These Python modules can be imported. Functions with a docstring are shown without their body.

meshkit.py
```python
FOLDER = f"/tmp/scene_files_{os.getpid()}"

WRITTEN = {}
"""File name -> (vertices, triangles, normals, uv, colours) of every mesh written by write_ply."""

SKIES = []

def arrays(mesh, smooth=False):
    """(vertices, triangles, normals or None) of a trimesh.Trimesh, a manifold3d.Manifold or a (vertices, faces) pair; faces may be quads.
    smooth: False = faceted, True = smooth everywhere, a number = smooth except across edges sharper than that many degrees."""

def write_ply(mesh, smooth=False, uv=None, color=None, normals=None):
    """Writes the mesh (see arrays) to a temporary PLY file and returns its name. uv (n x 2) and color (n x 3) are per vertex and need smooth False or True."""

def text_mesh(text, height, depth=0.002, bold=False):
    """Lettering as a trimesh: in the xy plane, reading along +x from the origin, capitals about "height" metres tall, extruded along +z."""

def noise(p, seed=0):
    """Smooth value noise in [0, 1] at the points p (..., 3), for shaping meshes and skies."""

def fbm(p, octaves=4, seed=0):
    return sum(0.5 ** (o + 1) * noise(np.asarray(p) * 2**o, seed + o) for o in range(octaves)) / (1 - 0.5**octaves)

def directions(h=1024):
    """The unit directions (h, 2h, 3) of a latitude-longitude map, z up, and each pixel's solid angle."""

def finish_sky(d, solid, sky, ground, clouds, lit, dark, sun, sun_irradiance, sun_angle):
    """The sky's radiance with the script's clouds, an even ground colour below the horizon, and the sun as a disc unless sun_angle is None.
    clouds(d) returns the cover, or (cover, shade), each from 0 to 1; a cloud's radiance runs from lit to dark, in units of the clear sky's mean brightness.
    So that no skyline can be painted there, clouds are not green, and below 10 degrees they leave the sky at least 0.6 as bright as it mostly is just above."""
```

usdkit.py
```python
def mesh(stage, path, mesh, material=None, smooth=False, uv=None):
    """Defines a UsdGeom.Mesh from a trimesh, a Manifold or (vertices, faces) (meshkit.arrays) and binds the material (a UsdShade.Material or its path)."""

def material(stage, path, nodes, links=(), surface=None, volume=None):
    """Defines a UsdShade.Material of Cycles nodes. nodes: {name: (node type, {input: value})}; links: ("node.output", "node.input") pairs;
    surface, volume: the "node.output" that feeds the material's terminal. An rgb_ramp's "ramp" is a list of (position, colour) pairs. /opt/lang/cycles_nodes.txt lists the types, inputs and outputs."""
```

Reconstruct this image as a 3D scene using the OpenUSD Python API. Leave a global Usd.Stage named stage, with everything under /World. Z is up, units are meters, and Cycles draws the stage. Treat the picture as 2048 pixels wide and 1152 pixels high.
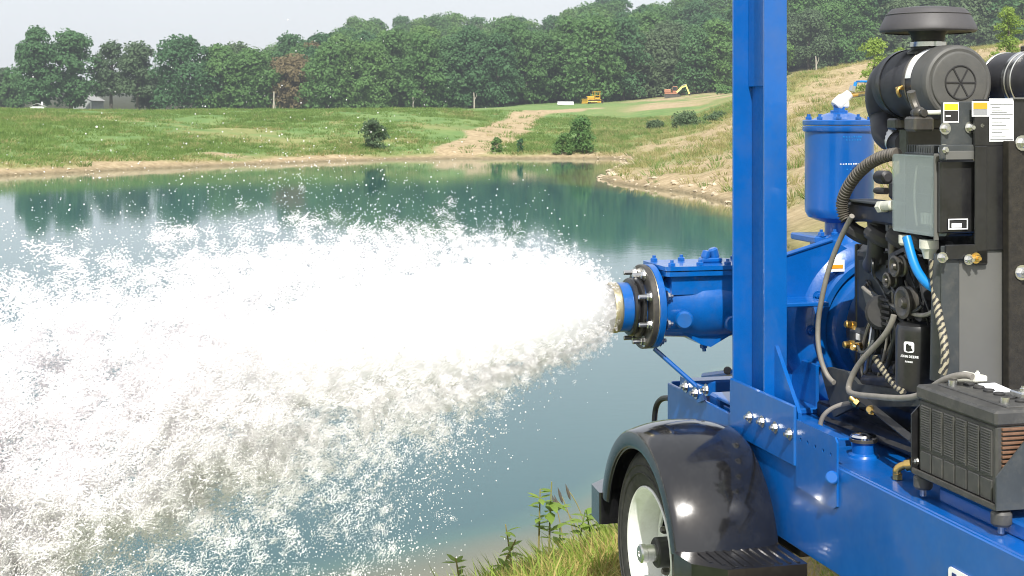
import math
import numpy as np
import trimesh
import shapely.geometry as sg
from scipy.spatial import cKDTree
import usdkit, meshkit
from pxr import Usd, UsdGeom, UsdLux, UsdShade, Gf, Sdf, Vt

stage = Usd.Stage.CreateInMemory()
UsdGeom.SetStageUpAxis(stage, 'Z')
UsdGeom.SetStageMetersPerUnit(stage, 1.0)
world = UsdGeom.Xform.Define(stage, '/World')
stage.SetDefaultPrim(world.GetPrim())
PI = math.pi

# ------------------------------------------------------------------ camera, sky, sun, exposure
EYE = 1.7
FOC = 50.0
HA = FOC * 2048 / 3000.0
cam = UsdGeom.Camera.Define(stage, '/World/camera')
cam.CreateFocalLengthAttr(FOC)
cam.CreateHorizontalApertureAttr(HA)
cam.CreateVerticalApertureAttr(HA * 9 / 16)
cam.CreateVerticalApertureOffsetAttr(-346 / 2048 * HA)
cam.CreateHorizontalApertureOffsetAttr(0.0)
cam.CreateClippingRangeAttr(Gf.Vec2f(0.1, 5000))
cam.AddTranslateOp().Set(Gf.Vec3d(0, 0, EYE))
cam.AddRotateXOp().Set(90.0)
cam.CreateExposureAttr(0.46)

SUN_EL = math.radians(47)
SUN_AZ = math.radians(181)          # atan2(x, y) of the direction towards the sun
sun_dir = np.array([math.sin(SUN_AZ) * math.cos(SUN_EL), math.cos(SUN_AZ) * math.cos(SUN_EL), math.sin(SUN_EL)])
sun = UsdLux.DistantLight.Define(stage, '/World/sun')
sun.CreateIntensityAttr(1.1)
sun.CreateAngleAttr(0.6)
sun.CreateColorAttr(Gf.Vec3f(1.0, 0.965, 0.905))
sun.CreateNormalizeAttr(True)
UsdLux.LightAPI(sun).CreateNormalizeAttr(True)
_zl = sun_dir
_xl = np.cross([0, 1, 0], _zl); _xl /= np.linalg.norm(_xl)
_yl = np.cross(_zl, _xl)
_m = np.eye(4); _m[0, :3] = _xl; _m[1, :3] = _yl; _m[2, :3] = _zl
sun.AddTransformOp().Set(Gf.Matrix4d(*_m.ravel().tolist()))

SKY_STRENGTH = 0.115
skymat = usdkit.material(stage, '/World/Looks/sky', {
    'sky': ('sky_texture', {'sky_type': 'single_scattering', 'sun_disc': False, 'sun_elevation': SUN_EL, 'sun_rotation': SUN_AZ,
                            'altitude': 100.0, 'air_density': 1.0, 'aerosol_density': 4.0, 'ozone_density': 1.0}),
    'co': ('texture_coordinate', {}),
    'n': ('noise_texture', {'scale': 1.6, 'detail': 4.0, 'roughness': 0.55}),
    'r': ('rgb_ramp', {'ramp': [(0.0, (6.0, 6.25, 6.6)), (0.45, (6.4, 6.6, 6.9)), (0.75, (7.2, 7.3, 7.5)), (1.0, (8.0, 8.0, 8.1))]}),
    'mx': ('mix_color', {'fac': 0.72, 'use_clamp': False}),
    'bg': ('background_shader', {'strength': SKY_STRENGTH}),
}, [('co.generated', 'n.vector'), ('n.fac', 'r.fac'), ('sky.color', 'mx.a'), ('r.color', 'mx.b'), ('mx.result', 'bg.color')], surface='bg.background')
dome = UsdLux.DomeLight.Define(stage, '/World/sky')
dome.CreateIntensityAttr(1.0)
UsdShade.MaterialBindingAPI.Apply(dome.GetPrim()).Bind(skymat)
dome.GetPrim().SetCustomDataByKey('kind', 'structure')

# ------------------------------------------------------------------ naming helpers
_used = {}


def numbered(parent, name):
    k = (str(parent), name)
    n = _used.get(k, 0)
    _used[k] = n + 1
    return f'{parent}/{name}' if n == 0 else f'{parent}/{name}_{n:03d}'


def tag(prim, label=None, cat=None, group=None, kind=None):
    for k, v in (('label', label), ('category', cat), ('group', group), ('kind', kind)):
        if v:
            prim.SetCustomDataByKey(k, v)
    return prim


def thing(name, label, cat, loc=(0, 0, 0), rotz=0.0, scale=1.0, group=None, kind=None):
    x = UsdGeom.Xform.Define(stage, numbered('/World', name))
    x.AddTranslateOp().Set(Gf.Vec3d(*map(float, loc)))
    x.AddRotateZOp().Set(math.degrees(rotz))
    if np.ndim(scale) or scale != 1.0:
        s = (scale,) * 3 if np.ndim(scale) == 0 else scale
        x.AddScaleOp().Set(Gf.Vec3f(*map(float, s)))
    return tag(x.GetPrim(), label, cat, group, kind)


def part(parent, name, mesh, mat, label=None, smooth=32):
    m = usdkit.mesh(stage, numbered(parent.GetPath(), name), mesh, mat, smooth)
    p = m.GetPrim()
    if label:
        p.SetCustomDataByKey('label', label)
    return p


def copy_of(src, loc, rotz, scale, label, group=None):
    base = src.GetName().rsplit('_', 1)[0] if src.GetName()[-3:].isdigit() else src.GetName()
    x = thing(base, label, src.GetCustomDataByKey('category'), loc, rotz, scale, group or src.GetCustomDataByKey('group'))
    x.GetReferences().AddInternalReference(src.GetPath())
    x.SetInstanceable(True)
    return x


def primvar(prim, name, vals, kind=Sdf.ValueTypeNames.FloatArray):
    UsdGeom.PrimvarsAPI(prim).CreatePrimvar(name, kind, 'vertex').Set(Vt.FloatArray.FromNumpy(np.asarray(vals, np.float32)))


# ------------------------------------------------------------------ mesh helpers
def T(v, f):
    return trimesh.Trimesh(np.asarray(v, float), np.asarray(f, int), process=False)


def cat(*ms):
    ms = [m for m in ms if m is not None]
    return trimesh.util.concatenate(ms)


def box(a0, a1, b0, b1, c0, c1, bev=0.0):
    """Axis-aligned box with chamfered edges."""
    a0, a1 = min(a0, a1), max(a0, a1); b0, b1 = min(b0, b1), max(b0, b1); c0, c1 = min(c0, c1), max(c0, c1)
    if bev <= 0:
        m = trimesh.creation.box([a1 - a0, b1 - b0, c1 - c0])
        m.apply_translation([(a0 + a1) / 2, (b0 + b1) / 2, (c0 + c1) / 2])
        return m
    bev = min(bev, 0.45 * min(a1 - a0, b1 - b0, c1 - c0))
    pts = []
    for sa in (0, 1):
        for sb in (0, 1):
            for sc in (0, 1):
                p = np.array([a1 if sa else a0, b1 if sb else b0, c1 if sc else c0])
                d = np.array([-1 if sa else 1, -1 if sb else 1, -1 if sc else 1]) * bev
                for k in range(3):
                    q = p + d; q[k] = p[k]
                    pts.append(q)
    return trimesh.convex.convex_hull(np.array(pts))


def frame_of(d):
    d = np.asarray(d, float); d = d / np.linalg.norm(d)
    up = np.array([0, 0, 1.0]) if abs(d[2]) < 0.9 else np.array([1.0, 0, 0])
    u = np.cross(up, d); u /= np.linalg.norm(u)
    return u, np.cross(d, u), d


def lathe(profile, origin, axis, n=32, ang=None, caps=True):
    """profile: (r, h) pairs along the axis from origin."""
    u, v, d = frame_of(axis)
    pr = np.asarray(profile, float)
    full = ang is None
    th = np.linspace(0, 2 * PI, n, endpoint=False) if full else np.linspace(ang[0], ang[1], n)
    o = np.asarray(origin, float)
    V = (o + pr[:, None, 1:2] * d + pr[:, None, 0:1] * (np.cos(th)[None, :, None] * u + np.sin(th)[None, :, None] * v)).reshape(-1, 3)
    F = []
    m = len(pr); nn = n if full else n - 1
    for i in range(m - 1):
        for j in range(nn):
            k = (j + 1) % n
            a, b, c, e = i * n + j, i * n + k, (i + 1) * n + k, (i + 1) * n + j
            F += [[a, b, c], [a, c, e]]
    mesh = T(V, F)
    mesh.merge_vertices()
    mesh.update_faces(mesh.nondegenerate_faces())
    return mesh


def cyl(p0, p1, r, n=20, r1=None, bev=0.0):
    p0 = np.asarray(p0, float); p1 = np.asarray(p1, float)
    h = np.linalg.norm(p1 - p0); r1 = r if r1 is None else r1
    if bev > 0:
        pr = [(0, 0), (r - bev, 0), (r, bev), (r1, h - bev), (r1 - bev, h), (0, h)]
    else:
        pr = [(0, 0), (r, 0), (r1, h), (0, h)]
    return lathe(pr, p0, p1 - p0, n)


def hexbolt(p, axis, r=0.010, h=0.008, washer=True):
    p = np.asarray(p, float); a = np.asarray(axis, float); a = a / np.linalg.norm(a)
    ms = [lathe([(0, 0), (r, 0), (r, h * .8), (r * .8, h), (0, h)], p + a * (0.002 if washer else 0), a, 6)]
    if washer:
        ms.append(cyl(p, p + a * 0.0025, r * 1.45, 14))
    ms.append(cyl(p + a * h, p + a * h * 1.9, r * .5, 8))
    return cat(*ms)


def spline(pts, n=40):
    p = np.asarray(pts, float)
    if len(p) < 3:
        return np.linspace(p[0], p[-1], n)
    from scipy.interpolate import CubicSpline
    t = np.r_[0, np.cumsum(np.sqrt(np.linalg.norm(np.diff(p, axis=0), axis=1)) + 1e-6)]
    return CubicSpline(t, p)(np.linspace(0, t[-1], n))


def tube(path, r, n=10, smooth=True, samples=48, caps=True):
    p = spline(path, samples) if smooth else np.asarray(path, float)
    m = len(p)
    rr = np.broadcast_to(np.asarray(r, float), (m,)) if np.ndim(r) == 0 or len(np.atleast_1d(r)) == m else np.interp(np.linspace(0, 1, m), np.linspace(0, 1, len(r)), r)
    t = np.gradient(p, axis=0); t /= np.linalg.norm(t, axis=1, keepdims=True)
    u = np.zeros((m, 3)); u[0] = frame_of(t[0])[0]
    for i in range(1, m):
        q = u[i - 1] - t[i] * np.dot(u[i - 1], t[i]); u[i] = q / np.linalg.norm(q)
    v = np.cross(t, u)
    th = np.linspace(0, 2 * PI, n, endpoint=False)
    V = (p[:, None] + rr[:, None, None] * (np.cos(th)[None, :, None] * u[:, None] + np.sin(th)[None, :, None] * v[:, None])).reshape(-1, 3)
    F = []
    for i in range(m - 1):
        for j in range(n):
            k = (j + 1) % n
            a, b, c, e = i * n + j, i * n + k, (i + 1) * n + k, (i + 1) * n + j
            F += [[a, b, c], [a, c, e]]
    if caps:
        V = np.vstack([V, p[0], p[-1]])
        for j in range(n):
            k = (j + 1) % n
            F += [[m * n, k, j], [m * n + 1, (m - 1) * n + j, (m - 1) * n + k]]
    return T(V, F)


def plate(poly, origin, u, v, thick):
    """A shapely polygon (in u, v) extruded by thick along u x v from origin."""
    u = np.asarray(u, float); v = np.asarray(v, float); w = np.cross(u, v)
    m = trimesh.creation.extrude_polygon(poly, thick, engine='earcut')
    M = np.eye(4); M[:3, 0] = u; M[:3, 1] = v; M[:3, 2] = w; M[:3, 3] = origin
    m.apply_transform(M)
    return m


def noise3(p, seed=0, octs=4, gain=.5):
    p = np.asarray(p, float); s = 0; a = 1.0; tot = 0
    for k in range(octs):
        s = s + a * meshkit.noise(p * (2.03 ** k) + 17.3 * k, seed + k); tot += a; a *= gain
    return s / tot


# ------------------------------------------------------------------ materials
def simple(name, color, rough=0.5, metallic=0.0, coat=0.0, spec=0.5, var=0.0, bump=0.0, bscale=60.0, dirt=None, dscale=6.0, damount=0.35, rvar=0.0):
    """Painted / metal / rubber surface with slight tone variation, wear and fine relief."""
    nodes = {'co': ('texture_coordinate', {}), 'p': ('principled_bsdf', {'base_color': color, 'roughness': rough, 'metallic': metallic, 'coat_weight': coat, 'coat_roughness': 0.06, 'specular_ior_level': spec})}
    links = []
    src = None
    if var > 0 or dirt is not None:
        nodes['n'] = ('noise_texture', {'scale': dscale, 'detail': 5.0, 'roughness': 0.6})
        links.append(('co.object', 'n.vector'))
        lo = tuple(c * (1 - var) for c in color); hi = tuple(min(1, c * (1 + var)) for c in color)
        nodes['r'] = ('rgb_ramp', {'ramp': [(0.3, lo), (0.7, hi)]})
        links.append(('n.fac', 'r.fac')); src = 'r.color'
    if dirt is not None:
        nodes['n2'] = ('noise_texture', {'scale': dscale * 2.3, 'detail': 8.0, 'roughness': 0.7})
        nodes['r2'] = ('rgb_ramp', {'ramp': [(0.48, (0, 0, 0)), (0.75, (damount,) * 3)]})
        nodes['mx'] = ('mix_color', {'b': dirt})
        links += [('co.object', 'n2.vector'), ('n2.fac', 'r2.fac'), ('r2.color', 'mx.fac'), (src, 'mx.a')]
        src = 'mx.result'
    if src:
        links.append((src, 'p.base_color'))
    if rvar > 0:
        nodes['n4'] = ('noise_texture', {'scale': dscale * 1.4, 'detail': 6.0, 'roughness': 0.65})
        nodes['mr'] = ('map_range', {'from_min': 0.3, 'from_max': 0.7, 'to_min': max(0.02, rough - rvar), 'to_max': rough + rvar, 'clamp': True})
        links += [('co.object', 'n4.vector'), ('n4.fac', 'mr.value'), ('mr.result', 'p.roughness')]
    if bump > 0:
        nodes['n3'] = ('noise_texture', {'scale': bscale, 'detail': 3.0})
        nodes['b'] = ('bump', {'strength': bump, 'distance': 0.002})
        links += [('co.object', 'n3.vector'), ('n3.fac', 'b.height'), ('b.normal', 'p.normal')]
    return usdkit.material(stage, '/World/Looks/' + name, nodes, links, surface='p.BSDF')


M = {}
M['blue'] = simple('blue_paint', (0.0, 0.092, 0.37), 0.32, coat=0.55, var=0.10, bump=0.05, bscale=25, dirt=(0.06, 0.11, 0.26), dscale=3, damount=0.4, rvar=0.08)
M['blue_cast'] = simple('blue_cast_paint', (0.0, 0.092, 0.36), 0.3, coat=0.5, var=0.12, dirt=(0.05, 0.10, 0.24), dscale=7, damount=0.4, bump=0.25, bscale=70, rvar=0.08)
M['black'] = simple('black_paint', (0.012, 0.012, 0.013), 0.35, coat=0.2, var=0.3, bump=0.1, rvar=0.1, dirt=(0.05, 0.05, 0.045), dscale=8, damount=0.3)
M['black_dull'] = simple('black_dull', (0.022, 0.022, 0.023), 0.6, var=0.3, bump=0.15, dirt=(0.07, 0.065, 0.055), dscale=9, damount=0.35)
M['plastic'] = simple('black_plastic', (0.03, 0.03, 0.034), 0.5, var=0.25, bump=0.12, bscale=120, dirt=(0.09, 0.085, 0.08), dscale=10, damount=0.3)
M['cap_plastic'] = simple('grey_black_plastic', (0.065, 0.062, 0.065), 0.55, var=0.2, bump=0.1, bscale=140)
M['face_plastic'] = simple('grey_face_plastic', (0.085, 0.085, 0.08), 0.55, var=0.15, bump=0.08, bscale=140, dirt=(0.14, 0.13, 0.11), dscale=12, damount=0.25)
M['fender'] = simple('fender_plastic', (0.007, 0.007, 0.008), 0.15, coat=0.7, var=0.2, bump=0.04, bscale=9, dirt=(0.09, 0.09, 0.088), dscale=9, damount=0.10, rvar=0.06)
M['rubber'] = simple('tyre_rubber', (0.03, 0.03, 0.029), 0.75, var=0.25, bump=0.2, bscale=90, dirt=(0.12, 0.11, 0.095), dscale=14, damount=0.4)
M['white'] = simple('white_rim', (0.80, 0.80, 0.79), 0.35, var=0.05, dirt=(0.4, 0.37, 0.32), dscale=16, damount=0.25)
M['battery'] = simple('battery_case', (0.052, 0.052, 0.050), 0.55, var=0.2, bump=0.12, bscale=150, dirt=(0.16, 0.15, 0.13), dscale=14, damount=0.35)
M['steel'] = simple('zinc_steel', (0.62, 0.62, 0.60), 0.28, metallic=1.0, var=0.12, dscale=40)
M['chrome'] = simple('chrome_cap', (0.75, 0.75, 0.77), 0.12, metallic=1.0)
M['brass'] = simple('brass', (0.72, 0.48, 0.16), 0.3, metallic=1.0, var=0.15, dscale=40)
M['gold_ring'] = simple('worn_brass_ring', (0.52, 0.46, 0.30), 0.33, metallic=0.85, var=0.2, dscale=30)
M['dark_steel'] = simple('dark_steel', (0.10, 0.095, 0.085), 0.42, metallic=0.6, var=0.3, dscale=25, dirt=(0.2, 0.15, 0.1), damount=0.3)
M['grey_paint'] = simple('grey_panel_paint', (0.12, 0.12, 0.112), 0.45, var=0.08, bump=0.05, dirt=(0.12, 0.12, 0.11), dscale=5, damount=0.3)
M['grey_dark'] = simple('dark_grey_paint', (0.042, 0.048, 0.050), 0.5, var=0.2, bump=0.1, dirt=(0.14, 0.13, 0.11), dscale=12, damount=0.35)
M['hose_grey'] = simple('grey_hose', (0.22, 0.205, 0.18), 0.55, var=0.15, dscale=30)
M['hose_brown'] = simple('corrugated_hose', (0.085, 0.075, 0.062), 0.6, var=0.2, dscale=30)
M['hose_black'] = simple('black_hose', (0.02, 0.022, 0.022), 0.4, var=0.2)
M['hose_blue'] = simple('light_blue_hose', (0.0, 0.19, 0.55), 0.4, var=0.1)
M['paper'] = simple('label_paper', (0.78, 0.80, 0.81), 0.45, var=0.04, dscale=60)
M['print_grey'] = simple('print_grey', (0.28, 0.29, 0.30), 0.5)
M['print_black'] = simple('print_black', (0.02, 0.02, 0.02), 0.5)
M['yellow'] = simple('yellow_print', (0.85, 0.68, 0.02), 0.45)
M['orange'] = simple('orange_print', (0.80, 0.33, 0.02), 0.45)
M['pale_paint'] = simple('pale_valve_paint', (0.72, 0.71, 0.66), 0.4, var=0.1)
M['rust_fins'] = simple('brown_fins', (0.16, 0.085, 0.05), 0.6, var=0.3, dscale=40)
M['radiator'] = simple('radiator_side', (0.018, 0.015, 0.010), 0.7, var=0.5, bump=0.3, bscale=200, dscale=60)
M['white_print'] = simple('white_print', (0.85, 0.86, 0.88), 0.45)
M['navy_print'] = simple('navy_print', (0.01, 0.03, 0.16), 0.45)
M['ivory'] = simple('ivory_gland', (0.55, 0.55, 0.48), 0.5, var=0.1, dscale=40)
M['braid'] = usdkit.material(stage, '/World/Looks/braided_sleeve', {
    'co': ('texture_coordinate', {}), 'w': ('wave_texture', {'wave_type': 'bands', 'bands_direction': 'diagonal', 'scale': 26.0, 'distortion': 2.5, 'detail': 2.0, 'detail_scale': 3.0}),
    'r': ('rgb_ramp', {'ramp': [(0.35, (0.02, 0.02, 0.02)), (0.6, (0.30, 0.27, 0.19))]}), 'p': ('principled_bsdf', {'roughness': 0.6})},
    [('co.object', 'w.vector'), ('w.fac', 'r.fac'), ('r.color', 'p.base_color')], surface='p.BSDF')
M['clear'] = usdkit.material(stage, '/World/Looks/clear_cover', {
    'tr': ('transparent_bsdf', {'color': (0.90, 0.93, 0.93)}), 'gl': ('principled_bsdf', {'base_color': (0.55, 0.60, 0.60), 'roughness': 0.12, 'specular_ior_level': 0.8}),
    'fr': ('layer_weight', {'blend': 0.35}), 'mr': ('map_range', {'from_min': 0.0, 'from_max': 1.0, 'to_min': 0.10, 'to_max': 0.55}), 'mx': ('mix_closure', {})},
    [('fr.fresnel', 'mr.value'), ('mr.result', 'mx.fac'), ('tr.BSDF', 'mx.closure1'), ('gl.BSDF', 'mx.closure2')], surface='mx.closure')


def leaf_mat(name, ramp, trans=0.3):
    return usdkit.material(stage, '/World/Looks/' + name, {
        'oi': ('object_info', {}), 'g': ('geometry', {}),
        'n': ('noise_texture', {'scale': 0.5, 'detail': 2.0}),
        'a1': ('math', {'math_type': 'multiply', 'value2': 0.42}), 'a2': ('math', {'math_type': 'multiply', 'value2': 0.38}), 'a3': ('math', {'math_type': 'multiply', 'value2': 0.3}),
        's1': ('math', {'math_type': 'add'}), 's2': ('math', {'math_type': 'add'}),
        'r': ('rgb_ramp', {'ramp': ramp}),
        'd': ('principled_bsdf', {'roughness': 0.6, 'specular_ior_level': 0.25}), 't': ('translucent_bsdf', {}), 'mx': ('mix_closure', {'fac': trans})},
        [('g.position', 'n.vector'), ('oi.random', 'a1.value1'), ('g.random_per_island', 'a2.value1'), ('n.fac', 'a3.value1'),
         ('a1.value', 's1.value1'), ('a2.value', 's1.value2'), ('s1.value', 's2.value1'), ('a3.value', 's2.value2'), ('s2.value', 'r.fac'),
         ('r.color', 'd.base_color'), ('r.color', 't.color'), ('d.BSDF', 'mx.closure1'), ('t.BSDF', 'mx.closure2')], surface='mx.closure')


M['leaf'] = leaf_mat('broad_leaves', [(0.0, (0.065, 0.154, 0.053)), (0.4, (0.111, 0.222, 0.064)), (0.75, (0.170, 0.283, 0.076)), (1.0, (0.235, 0.333, 0.106))], .4)
M['leaf_dark'] = leaf_mat('dark_leaves', [(0.0, (0.046, 0.123, 0.058)), (0.5, (0.084, 0.185, 0.070)), (1.0, (0.143, 0.246, 0.088))], .4)
M['leaf_brown'] = leaf_mat('brownish_leaves', [(0.0, (0.127, 0.120, 0.063)), (0.5, (0.204, 0.162, 0.080)), (1.0, (0.254, 0.204, 0.114))], .4)
M['leaf_bright'] = leaf_mat('bright_leaves', [(0.0, (0.17, 0.27, 0.05)), (0.5, (0.27, 0.38, 0.08)), (1.0, (0.38, 0.46, 0.14))], .45)
M['leaf_grey'] = leaf_mat('grey_green_leaves', [(0.0, (0.076, 0.136, 0.068)), (0.5, (0.120, 0.179, 0.084)), (1.0, (0.176, 0.238, 0.113))], .4)
M['grass_green'] = leaf_mat('green_grass', [(0.0, (0.12, 0.21, 0.05)), (0.5, (0.19, 0.28, 0.07)), (1.0, (0.30, 0.34, 0.12))], .45)
M['grass_dry'] = leaf_mat('dry_grass', [(0.0, (0.24, 0.27, 0.09)), (0.45, (0.38, 0.35, 0.15)), (1.0, (0.52, 0.45, 0.25))], .45)
M['near_green'] = leaf_mat('near_green_grass', [(0.0, (0.20, 0.30, 0.05)), (0.5, (0.32, 0.42, 0.08)), (1.0, (0.46, 0.48, 0.14))], .45)
M['near_dry'] = leaf_mat('near_dry_grass', [(0.0, (0.36, 0.34, 0.10)), (0.45, (0.52, 0.43, 0.16)), (1.0, (0.66, 0.52, 0.24))], .45)
M['bark'] = simple('bark', (0.085, 0.075, 0.06), 0.85, var=0.3, dscale=3)
M['bark_pale'] = simple('pale_bark', (0.33, 0.30, 0.25), 0.85, var=0.25, dscale=3)

# ------------------------------------------------------------------ terrain
WATER = -1.2


def ux(px):
    return (px - 1024) / 3000.0


def zat(y, D):
    return EYE - (y - 230) / 3000.0 * D


# shore of the pond, counter-clockwise from the near bank: (x, y) on the ground
shore = np.array([(-60, 5), (-30, 3.0), (-8, 4.0), (-3.2, 5.2), (-1.75, 6.7), (-.75, 8.0), (.2, 9.1), (.85, 10.3), (1.4, 12.8), (2.4, 16.5), (4.4, 20.5), (5.5, 27), (6.1, 33.5), (6.9, 40),
                  (7.1, 46), (7.0, 51), (6.4, 54.5), (5.2, 60), (4.3, 64), (4.0, 68), (4.6, 74), (5.6, 80), (6.6, 88), (7.4, 97), (6.3, 99.5), (2, 99), (-4.1, 99.2), (-7, 97.5), (-10.2, 94.5), (-12.6, 91.5),
                  (-15.2, 87.5), (-17.5, 84), (-19.4, 80.5), (-22, 75), (-24.3, 71), (-30, 66), (-45, 60), (-70, 48), (-85, 28), (-80, 12)], float)


def densify(poly, step=0.4, wob=0.5, seed=3):
    p = np.vstack([poly, poly[:1]])
    out = []
    for a, b in zip(p[:-1], p[1:]):
        L = np.linalg.norm(b - a); n = max(1, int(L / step))
        for k in range(n):
            out.append(a + (b - a) * k / n)
    out = np.array(out)
    D = np.linalg.norm(out, axis=1)
    q = np.c_[out * 0.6, np.zeros(len(out))]
    amp = np.clip(D / 60, 0.15, 1.0) * wob
    out[:, 0] += (noise3(q, seed, 3) - .5) * 2 * amp
    out[:, 1] += (noise3(q, seed + 9, 3) - .5) * 2 * amp
    return out


shore_d = densify(shore)
_tree_shore = cKDTree(shore_d)
import shapely
_lake = sg.Polygon(shore_d).buffer(0)
shapely.prepare(_lake)


def shore_dist(xy):
    d, _ = _tree_shore.query(xy)
    inside = shapely.contains_xy(_lake, xy[:, 0], xy[:, 1])
    return np.where(inside, -d, d)


_cols = {  # picture column of the direction -> ground height by distance
    -700: [(0, 0), (20, 0), (60, -.6), (100, 1.2), (130, 2.0), (260, 2.1), (300, 2.2), (450, 5), (700, 6)],
    0: [(0, 0), (20, 0), (60, -1), (70, -.9), (100, 1.0), (130, zat(221, 130)), (180, 2.1), (260, 2.15), (300, 2.3), (450, 5), (700, 6)],
    300: [(0, 0), (20, 0), (60, -1), (82, -.95), (110, 1.0), (135, zat(223, 135)), (180, 2.1), (260, 2.1), (300, 2.3), (450, 5), (700, 6)],
    600: [(0, 0), (20, 0), (60, -1), (96, -.95), (115, .9), (138, zat(222, 138)), (180, 2.15), (260, 2.1), (300, 2.3), (450, 12), (700, 14)],
    700: [(0, 0), (20, 0), (60, -1), (97, -.95), (115, .75), (140, zat(221.5, 140)), (180, 2.2), (260, 2.2), (300, 2.6), (450, 17), (700, 18)],
    900: [(0, 0), (20, 0), (60, -1), (99, -.95), (118, .6), (145, zat(219, 145)), (180, 2.35), (260, 2.5), (300, 4), (450, 18), (700, 19)],
    1050: [(0, 0), (20, 0), (60, -1), (100, -.95), (120, .3), (150, zat(222, 150)), (180, zat(213, 180)), (260, 3.2), (300, 5), (450, 17), (700, 18)],
    1250: [(0, 0), (20, 0), (60, -1), (68, -1), (98, -.9), (130, zat(256, 130)), (180, zat(221, 180)), (260, zat(204, 260)), (300, 6), (450, 26), (700, 27)],
    1400: [(0, 0), (20, 0), (55, -.85), (62, -.5), (70, zat(318, 70)), (80, zat(300, 80)), (100, zat(275, 100)), (130, zat(243, 130)), (180, zat(209, 180)), (260, zat(187, 260)), (300, 7), (450, 28), (700, 30)],
    1465: [(0, 0), (20, 0), (50, -.9), (56, -.4), (62, zat(315, 62)), (80, zat(285, 80)), (100, zat(248, 100)), (130, zat(214, 130)), (180, zat(194, 180)), (260, zat(183, 260)), (300, 7.5), (450, 30), (700, 32)],
    1600: [(0, 0), (20, -.1), (40, -.9), (46, -.4), (52, zat(325, 52)), (60, zat(290, 60)), (80, zat(225, 80)), (100, zat(178, 100)), (120, zat(152, 120)), (180, 6.3), (260, 8), (450, 30), (700, 32)],
    1740: [(0, 0), (20, 0), (35, -.6), (42, zat(350, 42)), (50, zat(300, 50)), (60, zat(240, 60)), (80, zat(165, 80)), (100, zat(128, 100)), (130, zat(124, 130)), (180, 8), (260, 9), (450, 31), (700, 33)],
    2048: [(0, 0), (20, .1), (30, .2), (40, zat(290, 40)), (50, zat(210, 50)), (60, zat(150, 60)), (80, zat(105, 80)), (100, zat(88, 100)), (130, zat(86, 130)), (180, 9.5), (260, 11), (450, 32), (700, 34)],
    2800: [(0, 0), (20, .3), (30, .8), (60, 4), (100, 7), (180, 10), (260, 12), (450, 32), (700, 34)],
}
_cx = np.array(sorted(_cols), float)
_rd = np.r_[np.arange(0, 40, 2), np.arange(40, 160, 3), np.arange(160, 320, 10), np.arange(320, 721, 40)].astype(float)
_tab = np.array([np.interp(_rd, *np.array(_cols[int(c)]).T) for c in _cx])
from scipy.interpolate import RegularGridInterpolator
from scipy.ndimage import gaussian_filter1d
_tab = gaussian_filter1d(_tab, 0.7, axis=1, mode='nearest')
_tabi = RegularGridInterpolator((_cx, _rd), _tab, bounds_error=False, fill_value=None)


def land(xy):
    x, y = xy[:, 0], xy[:, 1]
    yy = np.maximum(y, 0.05)
    col = np.clip(1024 + 3000 * x / np.maximum(yy, np.abs(x) * .7 + .05), -700, 2800)
    t = _tabi(np.c_[col, np.clip(np.where(y > 0, y, 0), 0, 700)])
    return t


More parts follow.
